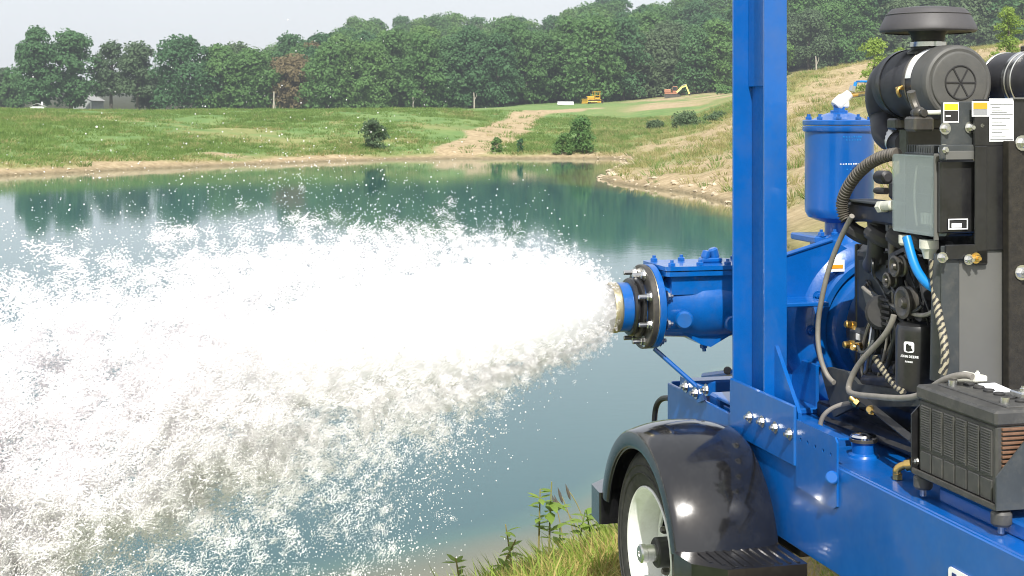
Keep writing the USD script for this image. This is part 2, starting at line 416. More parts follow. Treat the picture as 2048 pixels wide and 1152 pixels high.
def ground_z(xy, fine=True):
    xy = np.asarray(xy, float).reshape(-1, 2)
    sd = shore_dist(xy)
    t = land(xy)
    D = np.hypot(xy[:, 0], xy[:, 1])
    p3 = np.c_[xy, np.zeros(len(xy))]
    if fine:
        t = t + (noise3(p3 * 0.11, 5, 4) - .5) * np.clip((D - 30) / 60, 0, 1) * 1.1 * np.clip(sd / 6, 0, 1) * np.where(t > 1.9, .35, 1)
        t = t + (noise3(p3 * 0.9, 8, 3) - .5) * 0.10 * np.clip(sd, 0, 1)
    slope = np.interp(D, [0, 14, 40, 70, 110], [0.52, 0.5, .35, .3, .25])
    bank = WATER + 0.015 + slope * np.maximum(sd, 0)
    z = np.minimum(np.maximum(t, WATER + .05 + .02 * np.maximum(sd, 0)), bank)
    bed = WATER - np.minimum(0.02 + 0.16 * np.maximum(-sd, 0), 2.0)
    return np.where(sd > 0, z, bed)


th_in = np.radians(np.linspace(-25, 25, 900))
th_out = np.radians(np.r_[np.linspace(25.6, 60, 40), np.linspace(63, 297, 60), np.linspace(300, 334.4, 40)])
th = np.r_[th_in, th_out]
rad = np.r_[np.geomspace(0.5, 5, 14), np.geomspace(5.1, 14, 110), np.geomspace(14.1, 30, 130), np.geomspace(30.3, 160, 300), np.geomspace(162, 700, 80), np.geomspace(760, 4500, 12)]
R_, TH_ = np.meshgrid(rad, th, indexing='ij')
gxy = np.c_[(R_ * np.sin(TH_)).ravel(), (R_ * np.cos(TH_)).ravel()]
gz = ground_z(gxy)
nt = len(th); nr = len(rad)
ii, jj = np.meshgrid(np.arange(nr - 1), np.arange(nt), indexing='ij')
a_ = ii * nt + jj; b_ = ii * nt + (jj + 1) % nt; c_ = (ii + 1) * nt + (jj + 1) % nt; d_ = (ii + 1) * nt + jj
gf = np.vstack([np.c_[a_.ravel(), d_.ravel(), c_.ravel()], np.c_[a_.ravel(), c_.ravel(), b_.ravel()]])
c0 = len(gxy)
gv = np.vstack([np.c_[gxy, gz], [[0, 0, 0]]])
gf = np.vstack([gf, np.c_[np.full(nt, c0), np.arange(nt), (np.arange(nt) + 1) % nt]])

# where the ground is bare, dry or green
track = np.array([(ux(925) * 101, 101), (ux(965) * 108, 108), (ux(1005) * 122, 122), (ux(1050) * 142, 142), (ux(1120) * 165, 165), (ux(1200) * 200, 200)])
_tr = sg.LineString(track)


def masks(xy):
    sd = shore_dist(xy)
    x, y = xy[:, 0], xy[:, 1]
    D = np.hypot(x, y)
    col = 1024 + 3000 * x / np.maximum(y, .5)
    p3 = np.c_[xy, np.zeros(len(xy))]
    n1 = noise3(p3 * .25, 21, 4); n2 = noise3(p3 * .06, 31, 4); n3 = noise3(p3 * 1.3, 41, 3)
    far = np.clip((D - 30) / 20, 0, 1)
    band = np.interp(D, [30, 60, 90, 120], [1.6, 2.4, 1.5, 1.5])
    dirt = np.clip((band * (0.35 + 1.3 * n1) - sd) / 0.7, 0, 1) * far
    # the eroded spit on the right
    spit = np.clip((col - 1190) / 60, 0, 1) * np.clip((80 - y) / 12, 0, 1) * far
    dirt = np.maximum(dirt, spit * np.clip((n1 - 0.24) * 6, 0, 1) * np.clip((10.5 - sd) / 4, 0, 1))
    # scars on the rising ground to the right
    scar = np.clip((col - 1230) / 60, 0, 1) * np.clip((y - 70) / 15, 0, 1) * np.clip((300 - y) / 20, 0, 1)
    dirt = np.maximum(dirt, scar * np.clip((n2 - .50) * 9, 0, 1) * .95)
    scar2 = np.clip((col - 1240) / 60, 0, 1) * np.clip((y - 175) / 10, 0, 1) * np.clip((275 - y) / 20, 0, 1)
    dirt = np.maximum(dirt, scar2 * np.clip((n1 * .6 + n2 * .6 - .52) * 8, 0, 1))
    pts = shapely.points(x, y)
    dt = shapely.distance(_tr, pts)
    dirt = np.maximum(dirt, np.clip((np.interp(y, [100, 125, 170, 200], [2.4, 2.2, 1.6, 1.0]) * (.6 + .8 * n1) - dt) / .5, 0, 1))
    hill = np.exp(-(((x - ux(405) * 83) / 2.6) ** 2 + ((y - 89) / 2.2) ** 2))
    dirt = np.maximum(dirt, np.clip((hill * (.4 + 1.2 * n1) - .45) * 5, 0, 1))
    dry = np.clip((col - 1150) / 250, 0, 1) * np.clip((n2 + n1 * .5 - .55) * 4, 0, 1) + np.clip((col - 1480) / 100, 0, 1) * .45
    dry = np.maximum(np.clip(dry, 0, 1), np.clip((2.8 * band * (.4 + n1) - sd) / 3, 0, 1) * .8)
    dry = np.maximum(dry, np.clip((n1 + n2 - 1.12) * 4, 0, 1) * .6)
    bk_ = np.clip((col - 1500) / 60, 0, 1) * np.clip((y - 30) / 10, 0, 1) * np.clip((150 - y) / 20, 0, 1)
    dirt = np.maximum(dirt, bk_ * np.clip((n1 * .7 + n2 * .5 - .45) * 7, 0, 1) * .9)
    dry = np.maximum(dry, bk_ * .8)
    near = np.clip((30 - D) / 10, 0, 1)
    dry = np.where(near > 0, np.clip((n1 + n3 - .9) * 3, 0, 1), dry)
    dirt = np.maximum(dirt, near * np.clip((n1 * .7 + n3 * .5 - .55) * 5, 0, 1) * .9)
    dirt = np.maximum(dirt, np.clip((x - .55) / .2, 0, 1) * np.clip((9 - y) / 1, 0, 1) * np.clip((y - 1) / 1, 0, 1) * .95)
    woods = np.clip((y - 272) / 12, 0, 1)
    return dirt, dry, woods


dm, dry, wd = masks(gv[:, :2])
_sd = shore_dist(gv[:, :2])
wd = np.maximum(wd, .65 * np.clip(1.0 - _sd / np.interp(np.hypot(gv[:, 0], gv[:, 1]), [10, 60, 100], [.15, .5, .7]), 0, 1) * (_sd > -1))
M['ground'] = usdkit.material(stage, '/World/Looks/ground', {
    'g': ('geometry', {}), 'ad': ('attribute', {'attribute': 'dirt'}), 'ay': ('attribute', {'attribute': 'dry'}), 'aw': ('attribute', {'attribute': 'woods'}),
    'n1': ('noise_texture', {'scale': 0.35, 'detail': 8.0, 'roughness': 0.65}), 'n2': ('noise_texture', {'scale': 2.6, 'detail': 8.0, 'roughness': 0.7}), 'n3': ('noise_texture', {'scale': 14.0, 'detail': 6.0, 'roughness': 0.7}),
    'rg': ('rgb_ramp', {'ramp': [(0.30, (0.10, 0.19, 0.055)), (0.5, (0.15, 0.24, 0.075)), (0.68, (0.22, 0.28, 0.10))]}),
    'ry': ('rgb_ramp', {'ramp': [(0.3, (0.19, 0.20, 0.07)), (0.5, (0.30, 0.27, 0.11)), (0.7, (0.42, 0.36, 0.18))]}),
    'rd': ('rgb_ramp', {'ramp': [(0.3, (0.26, 0.20, 0.115)), (0.5, (0.40, 0.31, 0.185)), (0.7, (0.53, 0.43, 0.28))]}),
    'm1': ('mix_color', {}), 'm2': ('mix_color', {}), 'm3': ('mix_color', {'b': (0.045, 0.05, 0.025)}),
    'ms': ('mix_color', {'blend_type': 'overlay', 'fac': 0.55}),
    'b': ('bump', {'strength': 0.6, 'distance': 0.12}), 'ba': ('math', {'math_type': 'add'}),
    'p': ('principled_bsdf', {'roughness': 0.9, 'specular_ior_level': 0.15})},
    [('g.position', 'n1.vector'), ('g.position', 'n2.vector'), ('g.position', 'n3.vector'), ('n1.fac', 'rg.fac'), ('n2.fac', 'ry.fac'), ('n2.fac', 'rd.fac'),
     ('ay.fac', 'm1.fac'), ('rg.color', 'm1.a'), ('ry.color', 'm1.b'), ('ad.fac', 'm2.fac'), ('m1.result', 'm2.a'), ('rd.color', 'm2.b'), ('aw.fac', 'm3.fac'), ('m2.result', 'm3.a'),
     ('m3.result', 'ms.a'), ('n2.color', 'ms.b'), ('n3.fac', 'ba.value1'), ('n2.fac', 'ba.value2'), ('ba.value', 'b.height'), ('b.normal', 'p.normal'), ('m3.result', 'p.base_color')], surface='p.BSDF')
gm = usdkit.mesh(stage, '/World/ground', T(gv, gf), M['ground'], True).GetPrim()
tag(gm, 'grassy banks and bare earth round the pond', 'ground', kind='structure')
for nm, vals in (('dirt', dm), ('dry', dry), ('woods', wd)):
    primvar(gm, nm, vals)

# ------------------------------------------------------------------ pond water
wr = np.r_[np.geomspace(4, 14, 60), np.geomspace(14.4, 130, 90)]
wth = np.radians(np.r_[np.linspace(-89, -26, 40), np.linspace(-25, 25, 220), np.linspace(26, 50, 10)])
R2, TH2 = np.meshgrid(wr, wth, indexing='ij')
wxy = np.c_[(R2 * np.sin(TH2)).ravel(), (R2 * np.cos(TH2)).ravel()]
n2 = len(wth)
ii, jj = np.meshgrid(np.arange(len(wr) - 1), np.arange(n2 - 1), indexing='ij')
a_ = (ii * n2 + jj).ravel(); b_ = a_ + 1; c_ = a_ + n2 + 1; d_ = a_ + n2
wf = np.vstack([np.c_[a_, d_, c_], np.c_[a_, c_, b_]])
wsd = shore_dist(wxy)
wv = np.c_[wxy, np.full(len(wxy), WATER)]
wf = wf[(wsd[wf] < 2.5).any(1)]
_use, _inv = np.unique(wf, return_inverse=True)
wf = _inv.reshape(wf.shape); wv = wv[_use]; wxy = wxy[_use]; wsd = wsd[_use]
M['water'] = usdkit.material(stage, '/World/Looks/pond_water', {
    'g': ('geometry', {}), 'as': ('attribute', {'attribute': 'shallow'}),
    'n0': ('noise_texture', {'scale': 0.16, 'detail': 3.0}),
    'rs': ('rgb_ramp', {'ramp': [(0.0, (0.009, 0.064, 0.068)), (0.3, (0.03, 0.09, 0.075)), (0.65, (0.11, 0.115, 0.07)), (1.0, (0.24, 0.20, 0.12))]}),
    'mp': ('mapping', {'scale': (1.0, 1.6, 1.0)}),
    'n1': ('noise_texture', {'scale': 3.2, 'detail': 4.0, 'roughness': 0.55, 'distortion': 0.4}), 'n2': ('noise_texture', {'scale': 0.5, 'detail': 3.0, 'roughness': 0.5}),
    'ad': ('math', {'math_type': 'add'}),
    'b': ('bump', {'strength': 0.5, 'distance': 0.0013}),
    'p': ('principled_bsdf', {'roughness': 0.04, 'ior': 1.40, 'specular_ior_level': 0.5})},
    [('as.fac', 'rs.fac'), ('rs.color', 'p.base_color'), ('g.position', 'mp.vector'), ('mp.vector', 'n1.vector'), ('mp.vector', 'n2.vector'), ('n1.fac', 'ad.value1'), ('n2.fac', 'ad.value2'), ('ad.value', 'b.height'), ('b.normal', 'p.normal')],
    surface='p.BSDF')
pw = usdkit.mesh(stage, '/World/water', T(wv, wf), M['water'], True).GetPrim()
tag(pw, 'teal pond water rippled below the jet', 'water', kind='structure')
wn = noise3(np.c_[wxy * .5, np.zeros(len(wxy))], 77, 3)
wD = np.hypot(wxy[:, 0], wxy[:, 1])
primvar(pw, 'shallow', np.clip(1 - (-wsd) / (np.interp(wD, [5, 8.6, 10.5, 14, 30, 60, 110], [3.6, 3.4, 1.2, .35, .8, 4, 5]) * (.5 + wn)), 0, 1))

# ------------------------------------------------------------------ trees and shrubs
def gen_crown(seed, h, r, n=6500, lobes=41, base=0.12, size=(.28, .62), ragged=0.35, top=1.0, bush=False):
    g = np.random.default_rng(seed)
    cs = []
    for i in range(lobes):
        xt = (i + g.uniform(0, 1)) / lobes
        zt = base + (1 - base) * (.05 + .87 * xt)
        prof = math.sin(PI * min(1, xt * .78 + .20)) ** .6 if not bush else math.sqrt(1 - .85 * xt * xt)
        a = i * 2.399 + g.normal(0, .7); q = r * prof * math.sqrt(g.uniform(.08, 1)) * g.uniform(.62, .86)
        cs.append((q * math.cos(a), q * math.sin(a), zt * h, r * g.uniform(.24, .54)))
    cs.append((0, 0, h * .9 * top, r * .34))
    cs = np.array(cs)
    k = g.choice(len(cs), n, p=cs[:, 3] ** 2 / (cs[:, 3] ** 2).sum())
    d = g.normal(size=(n, 3)); d /= np.linalg.norm(d, axis=1, keepdims=True)
    d[:, 2] = np.where(d[:, 2] < -.35, -d[:, 2] * .6, d[:, 2])
    rr = cs[k, 3] * (1 - ragged * g.uniform(0, 1, n) ** 1.5 + .18 * g.normal(size=n) * ragged)
    p = cs[k, :3] + d * rr[:, None] * np.array([1, 1, .82])
    nrm = d * .8 + g.normal(size=(n, 3)) * .55 + np.array([0, 0, .35]); nrm /= np.linalg.norm(nrm, axis=1, keepdims=True)
    t = np.cross(nrm, g.normal(size=(n, 3))); t /= np.linalg.norm(t, axis=1, keepdims=True)
    b = np.cross(nrm, t)
    s = g.uniform(size[0], size[1], n)[:, None]
    fold = nrm * s * .18
    V = np.stack([p - t * s * .62, p - b * s * .42 - fold * .3, p + t * s * .62, p + b * s * .42 - fold], 1).reshape(-1, 3)
    i0 = np.arange(n)[:, None] * 4
    F = np.vstack([i0 + [0, 1, 2], i0 + [0, 2, 3]])
    return T(V, F), cs


def gen_trunk(seed, h, r0, cs, limbs=9):
    g = np.random.default_rng(seed + 500)
    ms = [tube([(0, 0, -.6), (g.normal(0, .12), g.normal(0, .12), h * .3), (g.normal(0, .3), g.normal(0, .3), h * .78)], np.array([r0 * 1.25, r0, r0 * .3]), 8, samples=9)]
    for c in cs[g.permutation(len(cs))[:limbs]]:
        z0 = min(c[2] * .75, h * g.uniform(.22, .6))
        ms.append(tube([(0, 0, z0), (c[0] * .45, c[1] * .45, z0 + (c[2] - z0) * .55), (c[0], c[1], c[2])], np.array([r0 * .42, r0 * .28, r0 * .1]), 5, samples=6))
    return cat(*ms)


def make_tree(name, label, loc, seed, h, r, leaf='leaf', bark='bark', group=None, rotz=0.0, scale=1.0, **kw):
    t = thing(name, label, 'tree', loc, rotz, scale, group)
    cr, cs = gen_crown(seed, h, r, **kw)
    part(t, 'trunk', gen_trunk(seed, h, .022 * h, cs), M[bark])
    part(t, 'crown', cr, M[leaf], smooth=False)
    return t


def gpos(px, D, sink=0.1):
    x = ux(px) * D
    return (x, D, float(ground_z([[x, D]])[0]) - sink)


def crown_top(px, D, y):
    return zat(y, D) - gpos(px, D)[2]


# the trees at the left, one by one
def lone(name, label, px, D, ytop, wpx, seed, leaf, **kw):
    h = crown_top(px, D, ytop)
    return make_tree(name, label, gpos(px, D), seed, h, 1.22 * wpx / 2 / 3000 * D, leaf, **kw)


lone('broadleaf_tree', 'tall dark tree with three stacked crowns, first tall one behind the white shed', 72, 262, 52, 84, 11, 'leaf_dark', n=8750, lobes=49, ragged=.3, base=.04)
lone('broadleaf_tree', 'tall dark twin tree directly right of the white shed, leaning on the tallest crown', 142, 266, 58, 92, 12, 'leaf_dark', n=8750, lobes=49, ragged=.3, base=.03)
lone('broadleaf_tree', 'open grey-green tree with sky showing through, behind the grey barn', 222, 270, 86, 76, 13, 'leaf_grey', n=4750, lobes=32, ragged=.45, base=.18)
lone('broadleaf_tree', 'open grey-green tree with forked bare trunk right of the grey barn', 276, 268, 90, 82, 14, 'leaf_grey', n=5000, lobes=34, ragged=.45, base=.2)
lone('broadleaf_tree', 'dark domed tree standing highest between the open trees and the wooded hill', 368, 262, 76, 110, 15, 'leaf_dark', n=9375, lobes=53, ragged=.28, base=.02)
lone('broadleaf_tree', 'light green rounded tree left of the bare pale pole', 440, 264, 92, 92, 16, 'leaf', n=8125, lobes=47, ragged=.3, base=.04)
lone('broadleaf_tree', 'light green rounded tree directly behind the bare pale pole', 505, 266, 98, 92, 17, 'leaf', n=8125, lobes=47, ragged=.3, base=.04)
lone('broadleaf_tree', 'brownish rust-tinged tree at the left foot of the wooded hill', 585, 268, 112, 96, 18, 'leaf_brown', n=8125, lobes=47, ragged=.3, base=.05)
lone('broadleaf_tree', 'brownish rust-tinged tree behind, its crown half hidden by the lower rusty one', 628, 282, 84, 80, 19, 'leaf_brown', n=7500, lobes=47, ragged=.3, base=.05)
lone('broadleaf_tree', 'small far tree cut by the left edge of the picture', 4, 290, 138, 52, 20, 'leaf_grey', n=4500, base=.03)
lone('broadleaf_tree', 'low pale green tree between the picture edge and the tall dark pair', 26, 285, 150, 50, 21, 'leaf', n=4500, base=.03)
lone('broadleaf_tree', 'low bushy tree filling the gap below the open grey-green trees', 305, 276, 150, 70, 22, 'leaf_grey', n=4500, base=.03)

# the wooded hill: seven kinds of crown, copied
rngT = np.random.default_rng(404)
HILLGROUP = 'trees of the wooded hill'
HILLLABEL = 'leafy green tree crowded among others on the wooded hill behind the pond'
EDGELABEL = 'leafy green tree with its foot showing along the edge of the wood above the grass'
EDGEGROUP = 'trees along the edge of the wood'
kinds = []
protos = [(31, 13.5, 4.6, 'leaf', 6500), (32, 14.5, 4.2, 'leaf_dark', 6500), (33, 12.5, 4.9, 'leaf', 6500), (34, 13.5, 4.0, 'leaf_dark', 6000), (35, 12.0, 4.5, 'leaf_grey', 6000), (36, 14.0, 4.4, 'leaf', 6500)]
spots = []
for D, step, lo, hi in ((266, 50, 640, 1485), (278, 46, 560, 2150), (292, 52, 420, 2150), (310, 54, 480, 2150), (330, 52, 520, 2150), (352, 50, 540, 2150), (376, 48, 540, 2150), (402, 46, 560, 2150), (430, 44, 580, 2150)):
    px = lo + rngT.uniform(0, step)
    while px < hi:
        spots.append((px + rngT.uniform(-8, 8), D + rngT.uniform(-6, 6), D == 266 or (D == 278 and px > 1500)))
        px += step * rngT.uniform(.8, 1.2)
for px, D, edge in spots:
    if 1500 < px < 1555 and D > 300 and rngT.random() < .6:
        continue
    if px > 1780 and D > 345 or (px > 1250 and D > 385):
        continue
    k = int(rngT.integers(0, len(protos)))
    s = rngT.uniform(.86, 1.14)
    loc, rz, sc = gpos(px, D), rngT.uniform(0, 2 * PI), (s * rngT.uniform(.92, 1.1), s * rngT.uniform(.92, 1.1), s)
    lab, grp = (EDGELABEL, EDGEGROUP) if edge else (HILLLABEL, HILLGROUP)
    done = [q for q in kinds if q[0] == k]
    if not done:
        sd_, h_, r_, lf, n_ = protos[k]
        r_ *= 1.1
        kinds.append((k, make_tree(('oak_tree', 'maple_tree', 'ash_tree', 'elm_tree', 'lime_tree', 'beech_tree')[k], lab, loc, sd_, h_, r_, lf, group=grp, rotz=rz, scale=sc, n=n_, lobes=44, ragged=.3, base=.0)))
    else:
        copy_of(done[0][1], loc, rz, sc, lab, grp)
print('trees', len(spots))


def make_shrub(name, label, loc, seed, h, r, leaf, n=1500, size=(.06, .16), **kw):
    t = thing(name, label, 'shrub', loc)
    cr, cs = gen_crown(seed, h, r, n=n, lobes=20, base=.0, size=size, ragged=.45, bush=True, **kw)
    part(t, 'stem', gen_trunk(seed, h, .02 * h + .01, cs, 6), M['bark'])
    part(t, 'foliage', cr, M[leaf], smooth=False)
    return t


def shrub_at(label, px, D, ytop, wpx, seed, leaf, n=1500, size=(.06, .16)):
    loc = gpos(px, D, .05)
    return make_shrub('shrub', label, loc, seed, max(.3, zat(ytop, D) - loc[2]), wpx / 2 / 3000 * D, leaf, n, size)


shrub_at('round dark green shrub on the far shore seen through flying drops', 745, 99.8, 240, 66, 51, 'leaf_grey', 1700, (.08, .2))
shrub_at('dense green shrub on the far shore left of the sandy spit', 1160, 100.5, 236, 76, 52, 'leaf', 2000, (.08, .2))
shrub_at('low green shrub spreading left below the dense shore shrub', 1128, 100.2, 268, 44, 53, 'leaf', 900, (.08, .18))
shrub_at('small pale shrub at the water below the dirt track', 992, 100.6, 274, 28, 54, 'leaf', 700, (.07, .16))
shrub_at('tiny dark shrub on the shore between track and dense shrub', 1040, 101, 278, 16, 55, 'leaf_dark', 500, (.06, .14))
shrub_at('wide grey-green shrub on the slope left of the blue post', 1372, 118, 228, 74, 56, 'leaf_grey', 2200, (.08, .2))
shrub_at('grey-green shrub touching the blue post on the slope', 1440, 112, 240, 60, 57, 'leaf_grey', 1800, (.08, .2))
shrub_at('low olive shrub on the slope below the excavator', 1310, 122, 245, 46, 58, 'leaf_grey', 1300, (.08, .18))
shrub_at('bright yellow-green bush on the ridge behind the air cleaner', 1748, 96, 74, 76, 59, 'leaf_bright', 2600, (.07, .17))
shrub_at('bright bush on the ridge at the right, above the muffler', 2016, 92, 10, 72, 60, 'leaf_bright', 2600, (.07, .17))
shrub_at('small bright bush on the ridge under the rain cap', 1800, 98, 92, 40, 61, 'leaf_bright', 1300, (.07, .16))
shrub_at('dull green bush on the crest left of the blue post', 1450, 232, 176, 44, 62, 'leaf', 1600, (.12, .3))
# ------------------------------------------------------------------ things across the pond
M['mach_yellow'] = simple('machine_yellow', (0.62, 0.36, 0.03), 0.5, var=0.15, dscale=4)
M['mach_pale'] = simple('machine_pale_yellow', (0.75, 0.68, 0.22), 0.5, var=0.15, dscale=4)
M['mach_rust'] = simple('machine_rust', (0.36, 0.16, 0.09), 0.6, var=0.2, dscale=4)
M['glass_dark'] = simple('dark_cab_glass', (0.02, 0.025, 0.03), 0.1)
M['siding'] = simple('weathered_siding', (0.30, 0.32, 0.31), 0.8, var=0.15, dscale=1.5)
M['white_wall'] = simple('white_wall', (0.72, 0.73, 0.72), 0.6, var=0.06, dscale=2)
M['roof_grey'] = simple('grey_roof', (0.30, 0.30, 0.29), 0.7, var=0.15, dscale=2)

# bulldozer
dz = thing('bulldozer', 'yellow bulldozer parked on the grass below the wood', 'bulldozer', gpos(1188, 250, 0.0), math.radians(200), 0.82)
for s in (-1, 1):
    oval = sg.LineString([(-1.25, .42), (1.25, .42)]).buffer(.42)
    hole = sg.LineString([(-1.2, .42), (1.2, .42)]).buffer(.30)
    part(dz, 'track', plate(oval.difference(hole), (0, s * .85 - .22, 0), (1, 0, 0), (0, 0, 1), -.44), M['dark_steel'])
    part(dz, 'track_frame', cat(box(-1.2, 1.2, s * .85 - .12, s * .85 + .12, .3, .52, .03), *[cyl((x, s * .85 - .2, .30), (x, s * .85 + .2, .30), .14, 12) for x in (-.9, -.45, 0, .45, .9)]), M['mach_yellow'])
part(dz, 'hull', cat(box(-1.4, 1.5, -.55, .55, .45, .95, .06), box(.1, 1.6, -.45, .45, .95, 1.55, .08)), M['mach_yellow'])
part(dz, 'grille', box(1.6, 1.63, -.38, .38, .98, 1.48), M['black_dull'])
cab = part(dz, 'cab', cat(*[box(x, x + .1, y, y + .1, .95, 2.35) for x in (-1.1, -.0) for y in (-.6, .5)], box(-1.1, .1, -.6, .6, .95, 1.25, .02), box(-1.15, .12, -.62, .62, 1.68, 1.78, .02)), M['mach_yellow'])
part(dz, 'roof', box(-1.25, .2, -.72, .72, 2.35, 2.45, .03), M['mach_yellow'])
part(dz, 'seat', cat(box(-.9, -.5, -.25, .25, 1.25, 1.45, .04), box(-1.0, -.88, -.25, .25, 1.4, 1.95, .04)), M['black_dull'])
part(dz, 'exhaust', cyl((.9, .2, 1.5), (.9, .2, 2.2), .06, 10), M['dark_steel'])
bl = np.array([[2.0 + .10 * math.cos(t), t] for t in np.linspace(-1, 1, 7)])
part(dz, 'blade', plate(sg.Polygon([(2.05, .05), (1.95, .35), (1.94, .7), (2.05, 1.02), (2.12, 1.02), (2.03, .7), (2.04, .35), (2.13, .05)]), (0, -1.5, 0), (1, 0, 0), (0, 0, 1), -3.0).apply_translation([0, 0, 0]), M['mach_yellow'])
part(dz, 'push_arm', cat(tube([(-.2, 1.2, .45), (1.98, 1.2, .4)], .07, 8, False), tube([(-.2, -1.2, .45), (1.98, -1.2, .4)], .07, 8, False), tube([(1.4, .3, 1.1), (1.98, .5, .7)], .05, 8, False)), M['mach_pale'])

# excavator
ex = thing('excavator', 'excavator with rusty cab and folded pale yellow boom on the bare crest', 'excavator', gpos(1345, 250, 0.15), math.radians(-8), 0.8)
for s in (-1, 1):
    part(ex, 'track', plate(sg.LineString([(-1.3, .4), (1.3, .4)]).buffer(.4, 6), (0, s * .9 - .25, 0), (1, 0, 0), (0, 0, 1), -.5), M['dark_steel'])
part(ex, 'body', cat(box(-1.6, 1.0, -1.05, 1.05, .85, 1.15, .05), box(-1.7, -.3, -1.0, 1.0, 1.15, 1.9, .12)), M['mach_rust'])
part(ex, 'cab', box(.0, 1.0, .15, 1.0, 1.15, 2.5, .1), M['mach_rust'])
part(ex, 'cab_window', cat(box(1.0, 1.015, .25, .9, 1.5, 2.35), box(.1, .9, 1.0, 1.015, 1.6, 2.35), box(.1, .9, .135, .15, 1.6, 2.35)), M['glass_dark'])
prof = sg.LineString([(.9, 1.2), (1.9, 2.3), (2.9, 2.7)]).buffer(.19, cap_style=2)
part(ex, 'boom', plate(prof, (0, -.4, 0), (1, 0, 0), (0, 0, 1), -.3), M['mach_pale'])
part(ex, 'stick', plate(sg.LineString([(2.7, 2.95), (3.5, .9)]).buffer(.15, cap_style=2), (0, -.43, 0), (1, 0, 0), (0, 0, 1), -.24), M['mach_pale'])
part(ex, 'bucket', plate(sg.Polygon([(3.3, .95), (3.75, .95), (3.9, .5), (3.6, .15), (3.2, .25), (3.45, .55)]), (0, -.25, 0), (1, 0, 0), (0, 0, 1), -.6), M['dark_steel'])
part(ex, 'hydraulic_cylinder', cat(tube([(.9, -.5, 1.0), (2.0, -.5, 2.0)], .06, 8, False), tube([(1.9, -.55, 2.62), (2.85, -.55, 2.95)], .06, 8, False)), M['steel'])

# sheds and small pale things at the wood's edge
sh = thing('shed', 'small white shed under the tall dark trees at the left', 'shed', gpos(76, 252, .1), math.radians(8))
part(sh, 'wall', box(-1.1, 1.1, -1, 1, 0, .95), M['white_wall'])
part(sh, 'roof', plate(sg.Polygon([(-1.25, .92), (0, 1.45), (1.25, .92), (1.25, .98), (0, 1.52), (-1.25, .98)]), (0, 1.15, 0), (1, 0, 0), (0, 0, 1), 2.3), M['roof_grey'])
part(sh, 'door', box(-.3, .3, -1.03, -1.005, 0, .8), M['roof_grey'])
part(sh, 'roof_vent', box(.55, .85, -.3, .0, 1.2, 1.75, .03), M['white_wall'])
bn = thing('barn', 'grey weathered barn half hidden behind the open grey-green trees', 'barn', gpos(176, 282, .1), math.radians(-12))
part(bn, 'wall', plate(sg.Polygon([(-1.9, 0), (1.9, 0), (1.9, 1.7), (0, 2.7), (-1.9, 1.7)]), (0, 2.5, 0), (1, 0, 0), (0, 0, 1), 5), M['siding'])
part(bn, 'roof', cat(plate(sg.Polygon([(-2.15, 1.57), (0, 2.72), (0, 2.82), (-2.15, 1.67)]), (0, 2.7, 0), (1, 0, 0), (0, 0, 1), 5.4), plate(sg.Polygon([(2.15, 1.57), (2.15, 1.67), (0, 2.82), (0, 2.72)]), (0, 2.7, 0), (1, 0, 0), (0, 0, 1), 5.4)), M['roof_grey'])
part(bn, 'door', box(-.6, .6, -2.54, -2.505, 0, 1.5), M['roof_grey'])
part(bn, 'corner_board', box(1.82, 2.0, -2.56, -2.44, 0, 1.75), M['white_wall'])
pl = thing('utility_pole', 'bare pale pole standing against the light green trees', 'pole', gpos(547, 252, .1))
part(pl, 'shaft', cyl((0, 0, -.3), (.08, 0, 3.7), .16, 10, .12), M['bark_pale'])
part(pl, 'guy_brace', tube([(.5, 0, 0), (.25, 0, 1.2), (.1, 0, 2.4)], .07, 6), M['bark_pale'])
for i, (px, D, hh, lab) in enumerate([(948, 258, 3.0, 'pale bare stub trunk at the edge of the wood below the hill'), (1196 - 370, 258, 2.6, 'thin grey bare trunk at the edge of the wood beside the stub'), (1632, 240, 3.4, 'pale trunk at the edge of the wood just right of the blue post')]):
    q = thing('dead_trunk', lab, 'tree trunk', gpos(px, D, .1))
    part(q, 'trunk', tube([(0, 0, -.2), (.05, 0, hh * .5), (-.05, .05, hh)], np.array([.16, .13, .08]), 8, samples=8), M['bark_pale'])
    part(q, 'branch', tube([(0, 0, hh * .55), (.35, .1, hh * .75), (.5, .1, hh * .95)], np.array([.06, .05, .03]), 6, samples=6), M['bark_pale'])
wp = thing('pipe_stack', 'white pipes lying on the grass left of the bulldozer', 'pipes', gpos(1131, 246, 0.0), math.radians(3))
for i in range(3):
    part(wp, 'pipe', cyl((-1.35, i * .32 - .3, .16), (1.35, i * .32 - .3, .16), .16, 12), M['white_wall'])
    if i < 2:
        part(wp, 'pipe', cyl((-1.3, i * .32 - .14, .44), (1.3, i * .32 - .14, .44), .16, 12), M['white_wall'])
part(wp, 'timber', box(-.6, -.45, -.6, .6, -.1, .0), M['bark_pale'])

# pale stones along the far shore and on the spit
rngR = np.random.default_rng(8)
rk = []
sp = []
for base, n in ((None, 260),):
    idx = rngR.integers(0, len(shore_d), 4000)
    for i in idx:
        p = shore_d[i] + rngR.normal(0, .7, 2)
        D = np.hypot(*p); c = 1024 + 3000 * p[0] / max(p[1], 1)
        if p[1] > 38 and -100 < c < 1500 and len(sp) < 420 and (c > 1180 or c < 230 or rngR.random() < .15):
            sp.append(p)
sp = np.array(sp)
spz = ground_z(sp)
ok = shore_dist(sp) > -.1
sp = sp[ok]; spz = spz[ok]
stone_src = trimesh.creation.icosphere(1)
for p, z in zip(sp, spz):
    s = rngR.uniform(.03, .11) * (1.7 if rngR.random() < .08 else 1)
    m = stone_src.copy()
    m.vertices = m.vertices * (1 + rngR.normal(0, .22, (len(m.vertices), 1))) * s * np.array([rngR.uniform(.8, 1.5), rngR.uniform(.8, 1.4), rngR.uniform(.5, .8)])
    m.apply_translation([p[0], p[1], z + s * .15])
    rk.append(m)
